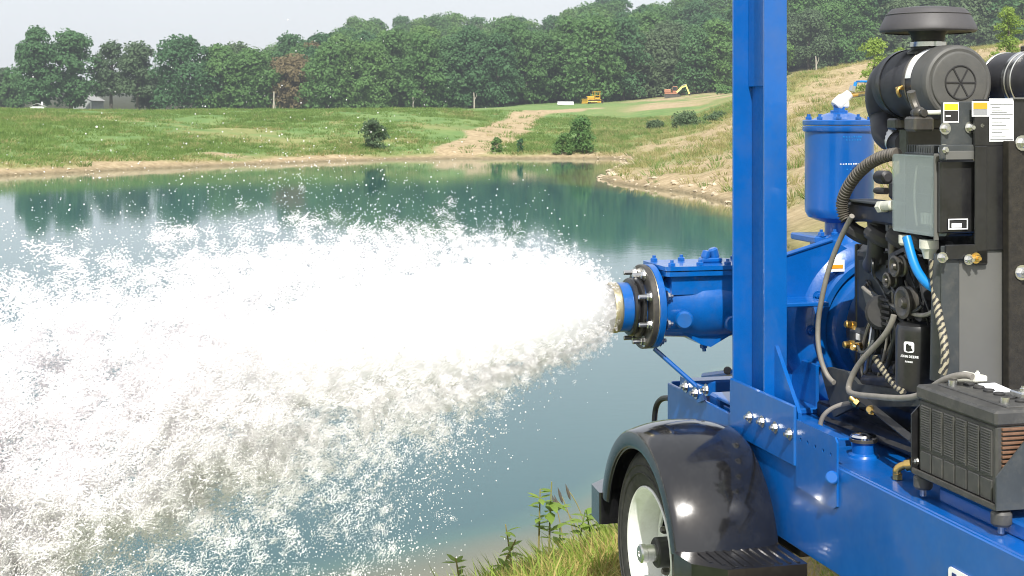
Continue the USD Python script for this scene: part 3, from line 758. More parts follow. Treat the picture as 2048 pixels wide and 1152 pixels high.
M['stone'] = simple('pale_stone', (0.44, 0.37, 0.26), 0.9, var=0.3, dscale=0.8)
rp = usdkit.mesh(stage, '/World/shore_stones', cat(*rk), M['stone'], 40).GetPrim()
tag(rp, 'pale stones scattered along the sandy waterline', 'stones', kind='stuff')
# ------------------------------------------------------------------ grass and weeds
def tuft(seed, blades, h, spread, w=.012, droop=.5):
    g = np.random.default_rng(seed)
    V, F = [], []
    for i in range(blades):
        a = g.uniform(0, 2 * PI); q = spread * math.sqrt(g.random()); x0, y0 = q * math.cos(a), q * math.sin(a)
        hh = h * g.uniform(.45, 1.1); lean = g.normal(0, .32, 2) * droop * hh + np.array([x0, y0]) * .8
        b = g.uniform(0, PI); wx, wy = w * math.cos(b), w * math.sin(b)
        o = len(V)
        V += [(x0 - wx, y0 - wy, -.02), (x0 + wx, y0 + wy, -.02), (x0 + lean[0] * .45 - wx * .7, y0 + lean[1] * .45 - wy * .7, hh * .62), (x0 + lean[0] * .45 + wx * .7, y0 + lean[1] * .45 + wy * .7, hh * .62), (x0 + lean[0], y0 + lean[1], hh)]
        F += [(o, o + 1, o + 3), (o, o + 3, o + 2), (o + 2, o + 3, o + 4)]
    return T(V, F)


def scatter(name, label, meshes, mats, xy, z, scales, seed, weights=None, catg='grass'):
    g = np.random.default_rng(seed)
    pi = UsdGeom.PointInstancer.Define(stage, numbered('/World', name))
    for i, (m, mt) in enumerate(zip(meshes, mats)):
        pr = usdkit.mesh(stage, f'{pi.GetPath()}/tuft_{i + 1:03d}', m, mt, False)
        pi.GetPrototypesRel().AddTarget(pr.GetPath())
    n = len(xy)
    pi.CreatePositionsAttr(Vt.Vec3fArray.FromNumpy(np.c_[xy, z].astype(np.float32)))
    pi.CreateProtoIndicesAttr(Vt.IntArray.FromNumpy(np.asarray(weights if weights is not None else g.integers(0, len(meshes), n), np.int32)))
    a = g.uniform(0, 2 * PI, n)
    pi.CreateOrientationsAttr(Vt.QuathArray([Gf.Quath(float(math.cos(t / 2)), 0.0, 0.0, float(math.sin(t / 2))) for t in a]))
    pi.CreateScalesAttr(Vt.Vec3fArray.FromNumpy(np.repeat(np.asarray(scales, np.float32)[:, None], 3, 1)))
    return tag(pi.GetPrim(), label, catg, kind='stuff')


rngG = np.random.default_rng(61)
# near bank
N = 26000
xy = np.c_[rngG.uniform(-1.6, 3.4, N), rngG.uniform(5.0, 12.5, N)]
sd = shore_dist(xy); dmk, dyk, _ = masks(xy)
dens = np.clip(.15 + .6 * noise3(np.c_[xy * 1.1, np.zeros(N)], 91, 3) + .35 * (1 - dmk), 0, 1)
ok = (sd > .12) & (rngG.random(N) < dens * np.where((xy[:, 0] > .7) & (xy[:, 1] < 9), .18, 1))
xy = xy[ok]; z = ground_z(xy); dyk = dyk[ok]; sd = sd[ok]
kindn = np.where(rngG.random(len(xy)) < .62 + .3 * dyk, 2, 0) + rngG.integers(0, 2, len(xy))
scatter('near_grass', 'tufts of green and straw grass on the bank beside the wheel', [tuft(1, 24, .13, .09, .0035, .8), tuft(2, 22, .09, .10, .004, .9), tuft(3, 24, .10, .10, .0035, 1.5), tuft(4, 18, .07, .09, .004, 1.8)],
        [M['near_green'], M['near_green'], M['near_dry'], M['near_dry']], xy, z, rngG.uniform(.6, 1.35, len(xy)), 5, kindn)
# spit and rising ground on the right
N = 38000
r = np.sqrt(rngG.uniform(38 ** 2, 150 ** 2, N)); c = rngG.uniform(1180, 2080, N)
xy = np.c_[ux(c) * r, r]
sd = shore_dist(xy); dmk, dyk, _ = masks(xy)
cl = noise3(np.c_[xy * .35, np.zeros(N)], 93, 3)
ok = (sd > .5) & (rngG.random(N) < np.clip((cl - .25) * 1.6, .05, 1) * (1 - .75 * dmk) * np.interp(r, [38, 90, 150], [1, .8, .5]))
xy = xy[ok]; z = ground_z(xy); dyk = dyk[ok]; rr = r[ok]
kindn = np.where(rngG.random(len(xy)) < .40 + .5 * dyk, 2, 0) + rngG.integers(0, 2, len(xy))
scatter('bank_grass', 'tall green and straw grass on the rising bank right of the pond', [tuft(5, 22, .30, .30, .014, .9), tuft(6, 20, .20, .32, .016, .9), tuft(7, 22, .28, .30, .014, 1.3), tuft(8, 18, .18, .3, .016, 1.5)],
        [M['grass_green'], M['grass_green'], M['grass_dry'], M['grass_dry']], xy, z, rngG.uniform(.6, 1.4, len(xy)), 6, kindn)
# far slope
N = 42000
r = np.sqrt(rngG.uniform(66 ** 2, 150 ** 2, N)); c = rngG.uniform(-60, 1250, N)
xy = np.c_[ux(c) * r, r]
sd = shore_dist(xy); dmk, dyk, _ = masks(xy)
cl = noise3(np.c_[xy * .2, np.zeros(N)], 95, 3)
ok = (sd > .8) & (rngG.random(N) < np.clip((cl - .3) * 1.8, .03, 1) * (1 - .9 * dmk))
xy = xy[ok]; z = ground_z(xy); dyk = dyk[ok]
kindn = np.where(rngG.random(len(xy)) < .1 + .6 * dyk, 2, 0) + rngG.integers(0, 2, len(xy))
scatter('slope_grass', 'rough green grass on the long slope across the pond', [tuft(15, 16, .24, .3, .02, .9), tuft(16, 16, .18, .34, .022, .9), tuft(17, 16, .22, .3, .02, 1.3), tuft(18, 14, .16, .3, .022, 1.5)],
        [M['grass_green'], M['grass_green'], M['grass_dry'], M['grass_dry']], xy, z, rngG.uniform(.6, 1.4, len(xy)), 7, kindn)


def leafy(seed, p, d, L, W, n=1):
    d = np.asarray(d, float); d /= np.linalg.norm(d)
    s = np.cross(d, [0, 0, 1.0]); s /= np.linalg.norm(s) + 1e-9; up = np.cross(s, d)
    p = np.asarray(p, float)
    v = [p, p + d * L * .35 + s * W - up * L * .03, p + d * L * .35 - s * W - up * L * .03, p + d * L * .75 + s * W * .7 - up * L * .12, p + d * L * .75 - s * W * .7 - up * L * .12, p + d * L - up * L * .25]
    return T(v, [(0, 1, 2), (1, 3, 2), (2, 3, 4), (3, 5, 4)])


def weed(label, px, D, ybase, ytop, seed, leaf='leaf_bright', tips=14, leafL=.075, bushy=False):
    g = np.random.default_rng(seed)
    x, y = ux(px) * D, D
    z0 = float(ground_z([[x, y]])[0])
    h = zat(ytop, D) - z0
    t = thing('weed_plant', label, 'plant', (x, y, z0))
    lean = g.normal(0, .05, 2)
    st = spline([(0, 0, -.03), (lean[0] * .4, lean[1] * .4, h * .5), (lean[0], lean[1], h)], 12)
    part(t, 'stem', tube(st, np.array([.006, .005, .003]), 6, False), M['grass_dry'] if not bushy else M['grass_green'])
    for k in range(tips):
        f = g.uniform(.55, 1.0) if not bushy else g.uniform(.15, 1.0)
        p = st[int(f * 11)]
        a = g.uniform(0, 2 * PI)
        part(t, 'leaf', leafy(seed, p, (math.cos(a), math.sin(a), g.uniform(-.2, .7)), leafL * g.uniform(.7, 1.3), leafL * .24), M[leaf], smooth=False)
    return t


weed('tall weed with a leafy top leaning over the water left of the wheel', 1096, 6.6, 1060, 968, 1, tips=18, leafL=.085)
weed('thin tall weed close beside the leafy-topped weed', 1076, 6.65, 1080, 975, 2, tips=12, leafL=.06)
weed('short weed with a round leafy head at the waterline', 981, 6.1, 1120, 1062, 3, tips=14, leafL=.055)
weed('lowest small weed with few leaves, cut off by the bottom edge', 928, 5.75, 1152, 1112, 4, tips=12, leafL=.05)
weed('spindly weed at the crest between short weed and tall weed', 1030, 6.3, 1110, 1050, 9, tips=8, leafL=.05)
weed('bushy green weed at the foot of the tyre', 1188, 6.9, 1060, 1012, 5, bushy=True, tips=26, leafL=.09)
weed('bushy green weed left of the one at the tyre', 1150, 6.8, 1080, 1030, 6, bushy=True, tips=24, leafL=.085)
weed('yellowish bushy weed on the crest under the tall weed', 1120, 6.7, 1090, 1050, 7, bushy=True, tips=22, leafL=.08)
for k, (px, yt, lab) in enumerate([(1128, 1000, 'seeding dock stalk leaning left near the fender'), (1148, 985, 'tall dark-tipped grass stalk near the fender'), (1172, 978, 'tallest dark-tipped grass stalk beside the fender step'), (1158, 1000, 'short dark-tipped grass stalk between two taller ones')]):
    D = 7.1; x = ux(px) * D; z0 = float(ground_z([[x, D]])[0]); h = zat(yt, D) - z0
    t = thing('grass_stalk', lab, 'grass stalk', (x, D, z0))
    tip = (-.05 - .02 * k, .01, h)
    part(t, 'stem', tube([(0, 0, -.02), (-.01, 0, h * .6), tip], .0025, 5, samples=10), M['grass_dry'])
    part(t, 'seed_head', lathe([(0, -.06), (.007, -.04), (.008, -.01), (0, .025)], tip, (-.3, 0, 1), 6), M['bark'])
# ------------------------------------------------------------------ the pump trailer
# Trailer frame of reference: x runs along the trailer away from us, y out of its left side, z up; the origin is on the ground below the wheel hub.
SA, CA = 0.2467896, 0.9690691
TROT = math.atan2(CA, -SA)
TORG = np.array([0.427, 4.64, 0.0])
tr = thing('pump_trailer', 'blue pump trailer with black engine and fender, jetting water into the pond', 'pump trailer', TORG, TROT)


def onw(px, py, w):
    """Point of the plane y = w (parallel to the trailer's side)."""
    u = (px - 1024) / 3000.0
    ax, ay = TORG[0] - w * CA, TORG[1] - w * SA
    l = (ax - u * ay) / (u * CA + SA)
    return np.array([l, w, EYE - (py - 230) / 3000.0 * (ay + CA * l)])


def onl(px, py, l):
    """Point of the plane x = l (square across the trailer)."""
    u = (px - 1024) / 3000.0
    ax, ay = TORG[0] - l * SA, TORG[1] + l * CA
    w = (ax - u * ay) / (CA - u * SA)
    return np.array([l, w, EYE - (py - 230) / 3000.0 * (ay - w * SA)])


def onz(px, py, z):
    u = (px - 1024) / 3000.0
    Y = (EYE - z) * 3000.0 / (py - 230)
    d = np.array([u * Y - TORG[0], Y - TORG[1]])
    return np.array([-d[0] * SA + d[1] * CA, -d[0] * CA - d[1] * SA, z])


EX, EY, EZ = np.eye(3)
P = lambda name, mesh, mat, label=None, parent=tr, smooth=32: part(parent, name, mesh, M[mat], label, smooth)

# --- frame and fuel tank
F0, F1, ZB, ZT = 0.66, -2.4, 0.453, 0.745
P('side_plate', cat(box(F1, F0, -.312, -.30, ZB, ZT, .003), box(F1, F0, -.36, -.312, ZB, ZB + .012, .002)), 'blue')
P('side_plate', box(F1, F0, -1.39, -1.378, ZB, ZT, .003), 'blue')
P('end_plate', box(F0 - .002, F0 + .012, -1.37, -.318, ZB + .01, ZT + .004, .003), 'blue')
P('end_plate', box(-.395, -.385, -1.37, -.318, ZB + .02, ZT - .012, .002), 'blue')
P('tank_top', cat(box(F1, -.40, -1.374, -.322, ZT - .018, ZT - .010, .002)), 'blue')
P('weld_bead', tube([(F1, -.316, ZT - .004), (-1.2, -.317, ZT - .0035), (-.4, -.316, ZT - .004)], .006, 6, samples=30), 'blue')
P('tank_step', box(-2.4, -1.02, -.62, -.40, ZT - .012, ZT + .028, .006), 'blue')
P('cross_tube', box(.50, .58, -1.37, -.33, ZT - .03, ZT + .030, .008), 'blue')
P('cross_tube', box(.26, .34, -1.37, -.33, ZT - .03, ZT + .022, .008), 'blue')
P('deck_plate', box(-.36, .22, -.72, -.332, ZT - .026, ZT + .002, .003), 'blue')
P('cross_tube', box(-.02, .06, -1.37, -.74, ZT - .04, ZT + .016, .008), 'blue')

# --- lifting post: a channel open to the left
def channel(l0, l1, wl, depth, t, z0, z1):
    pg = sg.Polygon([(l0, wl), (l0, wl - depth), (l1, wl - depth), (l1, wl), (l1 - t, wl), (l1 - t, wl - depth + t), (l0 + t, wl - depth + t), (l0 + t, wl)]).buffer(-.0015).buffer(.0015, 3)
    return plate(pg, (0, 0, z0), (1, 0, 0), (0, 1, 0), z1 - z0)


post = P('lifting_post', channel(-.186, .064, -.299, .074, .010, ZT + .006, 3.4), 'blue', 'tall blue channel post')
P('stiffener', box(-.174, .052, -.366, -.350, 1.79, 3.35, .002), 'blue', parent=post)
P('foot_plate', box(-.42, .06, -.2985, -.288, .69, .865, .004), 'blue', parent=post)
a = onw(1575, 700, -.335); b = onw(1598, 826, -.335)
gp = sg.Polygon([(-.186, ZT + .008), (-.186, a[2]), (-.192, a[2]), (b[0], b[2]), (b[0], ZT + .008)])
P('gusset', plate(gp, (0, -.332, 0), (1, 0, 0), (0, 0, 1), .012), 'blue', parent=post)
P('lip', box(b[0] - .018, b[0] + .004, -.349, -.316, ZT + .01, b[2], .002), 'blue', parent=post) if False else None
for px, py in ((1500, 834), (1525, 843), (1551, 855), (1580, 868)):
    P('bolt', hexbolt(onw(px, py, -.287), EY, .0125, .010), 'steel', parent=post)
# --- perforated tab
pl0 = onw(1597, 841, -.293); pl1 = onw(1673, 875, -.293)
pg = sg.Polygon([(pl0[0] + .02, ZT - .11), (pl0[0] + .02, .826), (pl1[0] + .012, .826), (pl1[0], .812), (pl1[0], ZT - .105), (pl1[0] + .02, ZT - .115)])
for px, py in ((1599, 879), (1613, 885), (1628, 893), (1644, 901), (1659, 909)):
    h_ = onw(px, py, -.29); pg = pg.difference(sg.Point(h_[0], h_[2]).buffer(.0052, 6))
P('perforated_tab', cat(plate(pg, (0, -.2935, 0), (1, 0, 0), (0, 0, 1), .006), box(pl1[0], pl0[0], -.33, -.3005, .818, .825, .001)), 'blue')
P('drip_lug', cyl(onw(1664, 955, -.300), onw(1664, 955, -.278), .018, 14, bev=.004), 'blue')

# --- end bracket with two bolts and the slanting flat bar to the valve flange
bp0 = onw(1366, 775, -.30)
bp = sg.Polygon([tuple(onw(*q, -.30)[[0, 2]]) for q in ((1366, 752), (1405, 772), (1415, 800), (1402, 805), (1366, 786))])
P('bar_bracket', plate(bp, (0, -.299, 0), (1, 0, 0), (0, 0, 1), -.010), 'blue')
for px, py in ((1372, 773), (1392, 786), (1413, 780)):
    P('bolt', hexbolt(onw(px, py, -.288), EY, .014, .011), 'steel')
q0 = onl(1308, 697, .42); q1 = onw(1405, 783, -.31)
dq = q1 - q0
P('support_bar', tube([q0, q0 + dq * .5, q1], .008, 8, False), 'blue')
P('pale_pad', box(*(lambda a: (a[0] - .10, a[0] + .04, -.47, -.325, a[2] - .012, a[2]))(onw(1450, 795, -.34)), .003), 'blue')
P('rail_tube', tube([onw(1408, 752, -.55), onw(1470, 744, -.55)], .012, 8, False), 'blue')
P('rail_knob', cyl(onw(1455, 741, -.55), onw(1455, 741, -.53), .015, 10, bev=.003), 'dark_steel')
P('drain_hose', tube([onw(1340, 797, -.315), onw(1322, 799, -.315), onw(1312, 815, -.315), onw(1309, 840, -.31), onw(1309, 875, -.31)], .0105, 10), 'hose_black')

# --- fender
FR, FZ = .372, .362
wo, wi = .042, -.272


def fender_shell():
    hw = (wo - wi) / 2; wc = (wo + wi) / 2
    ws = np.linspace(wo, wi, 26)
    prof = [(FR + .028 * (1 - abs((w - wc) / hw) ** 2.2) - .014, w) for w in ws]
    out = [(FR - .066, wo - .010), (FR - .064, wo + .002), (FR - .05, wo + .006), (FR - .02, wo + .005)] + prof + [(FR - .02, wi - .003), (FR - .05, wi - .003)]
    inn = [(r - .006, w + (-.006 if w > wc else .006)) for r, w in out[1:]][::-1]
    loop = np.array(out + inn)
    angs = np.radians(np.linspace(13, 167, 72))
    V = []
    for t in angs:
        V += [(math.cos(t) * r, w, FZ + math.sin(t) * r) for r, w in loop]
    n = len(loop); F = []
    for i in range(len(angs) - 1):
        for j in range(n):
            k = (j + 1) % n
            a, b, c, e = i * n + j, i * n + k, (i + 1) * n + k, (i + 1) * n + j
            F += [[a, c, b], [a, e, c]]
    return T(V, F)


fd = P('fender', fender_shell(), 'fender', 'glossy black round fender with flat steps', smooth=50)
for s in (-1, 1):
    lx0, lx1 = s * .347, s * .545
    pts = [(lx0, wo + .012), (lx0, wi), (lx1, wi), (lx1, wo - .075), (lx0 + s * .12, wo + .002)]
    if s < 0:
        pts = pts[::-1]
    pg = sg.Polygon(pts).buffer(-.006).buffer(.006, 4)
    P('step', plate(pg, (0, 0, .345), (1, 0, 0), (0, 1, 0), .105), 'fender', parent=fd)
    for k in range(10):
        w = wo - .055 - k * .0265
        x1 = lx1 - s * .015 if k > 1 else lx1 - s * (.075 - .03 * k)
        P('tread_rib', box(lx0 + s * .03, x1, w - .005, w + .005, .449, .4535, .0015), 'fender', parent=fd)
    P('mounting_bracket', cat(box(s * .40, s * .48, -.298, wi - .001, .36, .43, .004)), 'black', parent=fd)

# --- wheel
wh = UsdGeom.Xform.Define(stage, numbered(tr.GetPath(), 'wheel')).GetPrim()
WZ = .345
WO = np.array([0, 0, WZ])
tp = [(.196, -.012), (.205, .002), (.225, .010), (.255, .014), (.285, .010), (.303, .000), (.316, -.012), (.325, -.030)]
tprof = tp + [(.327, -.05), (.3275, -.075), (.3275, -.125), (.327, -.15)] + [(r, -.2 - h) for r, h in tp[::-1]]
tyre = lathe(tprof, WO, EY, 72)
grooves = [lathe([(.3276, w0), (.3295, w0 - .003), (.3295, w0 - .021), (.3276, w0 - .024)], WO, EY, 72) for w0 in (-.034, -.066, -.098, -.130)]
P('tyre', tyre, 'rubber', parent=wh, smooth=40)
P('tread', cat(*grooves), 'rubber', parent=wh, smooth=40)
side_ribs = [lathe([(r - .003, .0135), (r, .0165), (r + .003, .0135)], WO, EY, 64) for r in (.243, .268)]
P('sidewall_ring', cat(*side_ribs), 'rubber', parent=wh, smooth=40)
rimp = [(.1985, -.014), (.203, -.004), (.203, .004), (.199, .007), (.193, .004), (.188, -.006), (.182, -.018), (.176, -.022), (.172, -.032), (.169, -.060), (.168, -.088), (.158, -.096)]
P('rim', lathe(rimp, WO, EY, 64), 'white', parent=wh, smooth=35)
disc = sg.Point(0, 0).buffer(.160, 32)
for k in range(5):
    t = 2 * PI * k / 5 + .55
    tri = sg.Polygon([(.088 * math.cos(t + .0), .088 * math.sin(t + .0)), (.140 * math.cos(t - .27), .140 * math.sin(t - .27)), (.140 * math.cos(t + .27), .140 * math.sin(t + .27))]).buffer(.007)
    disc = disc.difference(tri)
P('wheel_disc', cat(plate(disc, (0, -.083, WZ), (1, 0, 0), (0, 0, 1), .008), lathe([(.084, -.088), (.080, -.074), (.062, -.066), (.03, -.064)], WO, EY, 40)), 'white', parent=wh)
P('brake_drum', cat(cyl((0, -.2, WZ), (0, -.11, WZ), .15, 40)), 'black_dull', parent=wh)
P('hub', lathe([(.046, -.070), (.046, -.020), (.042, -.016), (0, -.016)], WO, EY, 30), 'black_dull', parent=wh)
P('grease_cap', lathe([(.026, -.018), (.026, .014), (.029, .016), (.029, .030), (.024, .035), (.010, .035), (.009, .030), (0, .030)], WO, EY, 28), 'steel', parent=wh)
for k in range(5):
    t = 2 * PI * k / 5 - .08
    c_ = WO + np.array([math.cos(t) * .066, -.066, math.sin(t) * .066])
    P('wheel_nut', lathe([(0, 0), (.0125, 0), (.0125, .014), (.008, .022), (0, .022)], c_, EY, 6), 'dark_steel', parent=wh)
P('axle', cyl((0, -.2, WZ), (0, -1.45, WZ), .035, 16), 'black')
P('axle_hanger', cat(box(-.05, .05, -.42, -.38, .36, ZB), box(-.3, .3, -.43, -.36, .39, .415, .004), box(-.28, .28, -.42, -.37, .416, .435, .004)), 'black')
P('stabilizer_leg', box(*(lambda a: (a[0] - .03, a[0] + .03, -.62, -.56, .06, ZB))(onw(1568, 1128, -.6)), .004), 'dark_steel')

# --- discharge valve, flange and nozzle (axis along y at x = .42, z = 1.052)
VC = np.array([.42, 0, 1.052])
vl = lambda prof, n=40, **k: lathe(prof, VC, EY, n, **k)
nz = P('discharge_nozzle', vl([(.074, -.006), (.080, -.030), (.083, -.031), (.0835, -.14), (.074, -.14), (.072, -.01)]), 'blue_cast', 'short blue pipe with worn brass lip at the jet')
P('lip_ring', vl([(.0755, -.020), (.0755, -.008), (.078, -.003), (.083, -.003), (.0855, -.008), (.0855, -.026), (.082, -.031), (.0755, -.031), (.0755, -.02)]), 'gold_ring', parent=nz)
P('clamp_ring', vl([(.084, -.066), (.094, -.068), (.098, -.074), (.098, -.080), (.093, -.085), (.088, -.088), (.096, -.092), (.101, -.096), (.101, -.104), (.084, -.106)]), 'black', parent=nz)
fl = P('flange', vl([(.084, -.112), (.139, -.112), (.142, -.115), (.142, -.130), (.139, -.133), (.084, -.133)], 56), 'dark_steel', 'dark steel flange with bright bolts')
P('gasket', vl([(.137, -.1332), (.1375, -.1360), (.09, -.1360)], 56), 'gold_ring', parent=fl)
for k in range(8):
    t = 2 * PI * (k + .5) / 8
    c_ = VC + np.array([math.cos(t) * .120, -.112, math.sin(t) * .120])
    P('bolt', cat(hexbolt(c_, EY, .0135, .012), cyl(c_, c_ + EY * .042, .008, 10, bev=.002)), 'steel', parent=fl)
    P('nut', hexbolt(c_ - EY * .055, -EY, .0135, .012), 'steel', parent=fl)
vb = P('check_valve', vl([(.09, -.1365), (.140, -.1365), (.142, -.139), (.142, -.158), (.138, -.161), (.108, -.168), (.103, -.190), (.107, -.26), (.116, -.30), (.118, -.36), (.112, -.42), (.104, -.47), (.104, -.50), (.138, -.503), (.14, -.508), (.14, -.527), (.138, -.53), (.1, -.53)], 44), 'blue_cast', 'blue cast check valve with bolted lid')
lidp = sg.box(-.105, -.505, .105, -.178).buffer(.012, 4)
P('lid', cat(plate(lidp, (.42, 0, 1.163), (1, 0, 0), (0, 1, 0), .016), plate(lidp.buffer(.004), (.42, 0, 1.182), (1, 0, 0), (0, 1, 0), .014)), 'blue_cast', parent=vb)
P('lid_neck', cat(*[plate(sg.box(-.10 + i * .006, -.495 + i * .006, .10 - i * .006, -.190 - i * .006), (.42, 0, 1.10 + .02 * i), (1, 0, 0), (0, 1, 0), .065 - .02 * i) for i in range(2)]), 'blue_cast', parent=vb)
for dl in (-.088, .088):
    for w in (-.195, -.295, -.395, -.49):
        P('lid_bolt', hexbolt((.42 + dl, w, 1.1965), EZ, .013, .010, False), 'blue_cast', parent=vb)
P('lifting_lug', cat(box(.40, .44, -.405, -.33, 1.196, 1.212, .004), lathe([(0, 0), (.016, 0), (.018, .008), (.018, .03), (.012, .036), (0, .036)], (.42, -.385, 1.21), (0.0, .35, 1), 12), lathe([(0, 0), (.014, 0), (.016, .008), (.014, .026), (0, .03)], (.415, -.345, 1.21), (0, -.3, 1), 12)), 'blue_cast', parent=vb)
P('valve_bowl', trimesh.convex.convex_hull(np.array([(.42 + a, w, z) for a in (-.06, .06) for w, z in ((-.24, .965), (-.31, .925), (-.345, .915), (-.38, .94), (-.44, .965), (-.28, 1.03), (-.40, 1.03))])), 'blue_cast', parent=vb)
P('side_plug', cyl((.315, -.235, 1.022), (.275, -.218, 1.020), .030, 24, bev=.006), 'blue_cast', parent=vb)
P('side_boss', cat(cyl((.34, -.40, 1.0), (.30, -.40, 1.0), .026, 18, bev=.005), cyl((.33, -.455, 1.02), (.29, -.455, 1.02), .03, 18, bev=.006)), 'blue_cast', parent=vb)
P('drain_plug', hexbolt((.40, -.335, .918), (0, -.1, -1), .014, .012, False), 'blue_cast', parent=vb)

# --- pump casing on the centre line
PC = np.array([0.0, -.84, 1.0])
al = lambda prof, o=PC, n=48, ax=EX: lathe(prof, o, ax, n)
vo = P('pump_casing', al([(0, .03), (.15, .03), (.19, .045), (.205, .07), (.215, .09), (.262, .10), (.295, .13), (.308, .18), (.312, .24), (.300, .30), (.27, .35), (.20, .38), (0, .39)], n=64), 'blue_cast', 'round blue pump casing')
P('casing_ring', al([(.218, .062), (.238, .060), (.246, .068), (.246, .088), (.222, .092)], n=64), 'blue_cast', parent=vo)
P('discharge_stub', cyl((.42, -.53, 1.052), (.38, -.80, 1.03), .125, 36), 'blue_cast', parent=vo)
for k in range(14):
    t = 2 * PI * k / 14
    P('casing_bolt', hexbolt(PC + np.array([.092, .256 * math.cos(t), .256 * math.sin(t)]), -EX, .012, .010), 'blue_cast', parent=vo)
P('casing_rib', cat(*[box(.10, .13, -.84 + .28 * math.cos(t) - .012, -.84 + .28 * math.cos(t) + .012, 1.0 + .28 * math.sin(t) - .05, 1.0 + .28 * math.sin(t) + .02, .003) for t in (2.2, 2.6, 3.0)]), 'blue_cast', parent=vo)
st = onl(1672, 532, .06)
P('casing_sticker', box(.0555, .0575, st[1] - .028, st[1] + .028, st[2] - .018, st[2] + .02), 'paper', parent=vo)
P('sticker_print', box(.0545, .0556, st[1] - .022, st[1] + .022, st[2] - .008, st[2] + .004), 'orange', parent=vo)
# sloping hood plate and shelf
hp = sg.Polygon([tuple(onl(*q, .12)[[1, 2]]) for q in ((1560, 513), (1664, 479), (1700, 500), (1690, 560), (1655, 604), (1560, 604))])
P('hood_plate', plate(hp, (.12, 0, 0), (0, 1, 0), (0, 0, 1), .012), 'blue')
hb0 = onl(1560, 513, .12); hb1 = onl(1664, 479, .12)
P('hood_edge', tube([hb0, hb1], .007, 8, False), 'blue')
s0 = onl(1560, 607, .0); s1 = onl(1650, 607, .0)
P('shelf', box(-.03, .125, s1[1], s0[1], s0[2] - .010, s0[2] + .004, .003), 'blue')
P('pedestal', cat(box(.20, .212, -1.1, -.40, ZT + .02, 1.06, .002), box(.02, .20, -.58, -.568, ZT + .02, .9, .002)), 'blue')
P('pedestal_foot', box(.0, .25, -.62, -.37, ZT + .003, ZT + .022, .004), 'blue')

# --- priming tank
TC = np.array([.40, -.84, 0])
zt0, zt1 = zat(478, 5.25), zat(236, 5.25)
pt = P('priming_tank', lathe([(0, 1.285), (.050, 1.285), (.050, 1.325), (.085, 1.335), (.108, 1.345), (.117, 1.362), (.1185, 1.38), (.1185, 1.645), (0, 1.645)], TC, EZ, 56), 'blue', 'upright blue tank with bolted lid')
P('tank_flange', lathe([(.117, 1.640), (.124, 1.643), (.127, 1.648), (.127, 1.659), (.124, 1.662), (.10, 1.662)], TC, EZ, 56), 'blue', parent=pt)
P('tank_lid', lathe([(.10, 1.664), (.1235, 1.664), (.1265, 1.667), (.1265, 1.680), (.123, 1.683), (.095, 1.684), (.06, 1.700), (.038, 1.708), (0, 1.710)], TC, EZ, 56), 'blue', parent=pt)
for k in range(10):
    t = 2 * PI * k / 10 + .15
    P('lid_bolt', hexbolt(TC + np.array([.110 * math.cos(t), .110 * math.sin(t), 1.684]), EZ, .011, .010, False), 'blue', parent=pt)
P('top_fitting', cat(lathe([(0, 1.706), (.034, 1.706), (.034, 1.716), (.022, 1.718), (.022, 1.735), (0, 1.735)], TC, EZ, 6), lathe([(0, 1.734), (.015, 1.734), (.015, 1.756), (0, 1.756)], TC, EZ, 14)), 'blue', parent=pt)
vd = onl(1690, 192, .40) - onl(1676, 205, .40); vd /= np.linalg.norm(vd)
p0 = onl(1679, 206, .40)
P('valve_body', cat(lathe([(0, 0), (.020, 0), (.024, .006), (.024, .04), (.018, .05), (.016, .07), (0, .07)], p0 - vd * .02, vd, 14), box(p0[0] - .02, p0[0] + .02, p0[1] - .03, p0[1] + .015, p0[2] - .018, p0[2] + .012, .006)), 'pale_paint', parent=pt)
P('valve_handle', cat(box(.385, .415, *sorted((onl(1716, 163, .4)[1], onl(1745, 163, .4)[1])), onl(1716, 165, .4)[2], onl(1716, 161, .4)[2], .001), cyl(onl(1706, 182, .4), onl(1712, 164, .4), .006, 8)), 'hose_blue', parent=pt)
P('valve_nut', lathe([(0, 0), (.012, 0), (.012, .02), (0, .02)], onl(1703, 183, .4), (0, -.3, 1), 6), 'steel', parent=pt)
P('brass_pipe', tube([onl(1700, 191, .40), onl(1716, 189, .40), onl(1735, 186, .38)], .009, 10, False), 'brass', parent=pt)
P('hose_end', tube([onl(1732, 186, .39), onl(1760, 190, .36)], .013, 10, False), 'dark_steel', parent=pt)
g = np.random.default_rng(5)
for row, (yy, xa, xb) in enumerate(((274, 1687, 1720), (280, 1692, 1718), (328, 1682, 1714), (339, 1693, 1706))):
    ws = np.linspace(onl(xa, yy, .29)[1], onl(xb, yy, .29)[1], int((xb - xa) / 4))
    zz = onl(xa, yy, .29)[2]
    ms = []
    for w in ws:
        dx = w + .84
        if abs(dx) < .115:
            ms.append(box(.40 - math.sqrt(.1185 ** 2 - dx ** 2) - .0012, .40 - math.sqrt(.1185 ** 2 - dx ** 2) + .001, w - .0022, w + .0018 + g.uniform(0, .001), zz - .002, zz + .002 + g.uniform(-.001, .002)))
    if ms:
        q = P('cast_lettering', cat(*ms), 'white_print' if row == 2 else 'hose_blue', parent=pt)
P('tank_stand', cat(box(.30, .50, -.97, -.70, 1.262, 1.286, .005), *[hexbolt((.315, w, 1.286), EZ, .012, .012) for w in (-.73, -.78)]), 'blue_cast', parent=pt)
P('suction_cone', lathe([(0, 0), (.14, 0), (.15, .02), (.13, .05), (.11, .1), (.11, .16), (0, .16)], (.38, -.84, 1.11), EZ, 36), 'blue_cast', parent=vo)

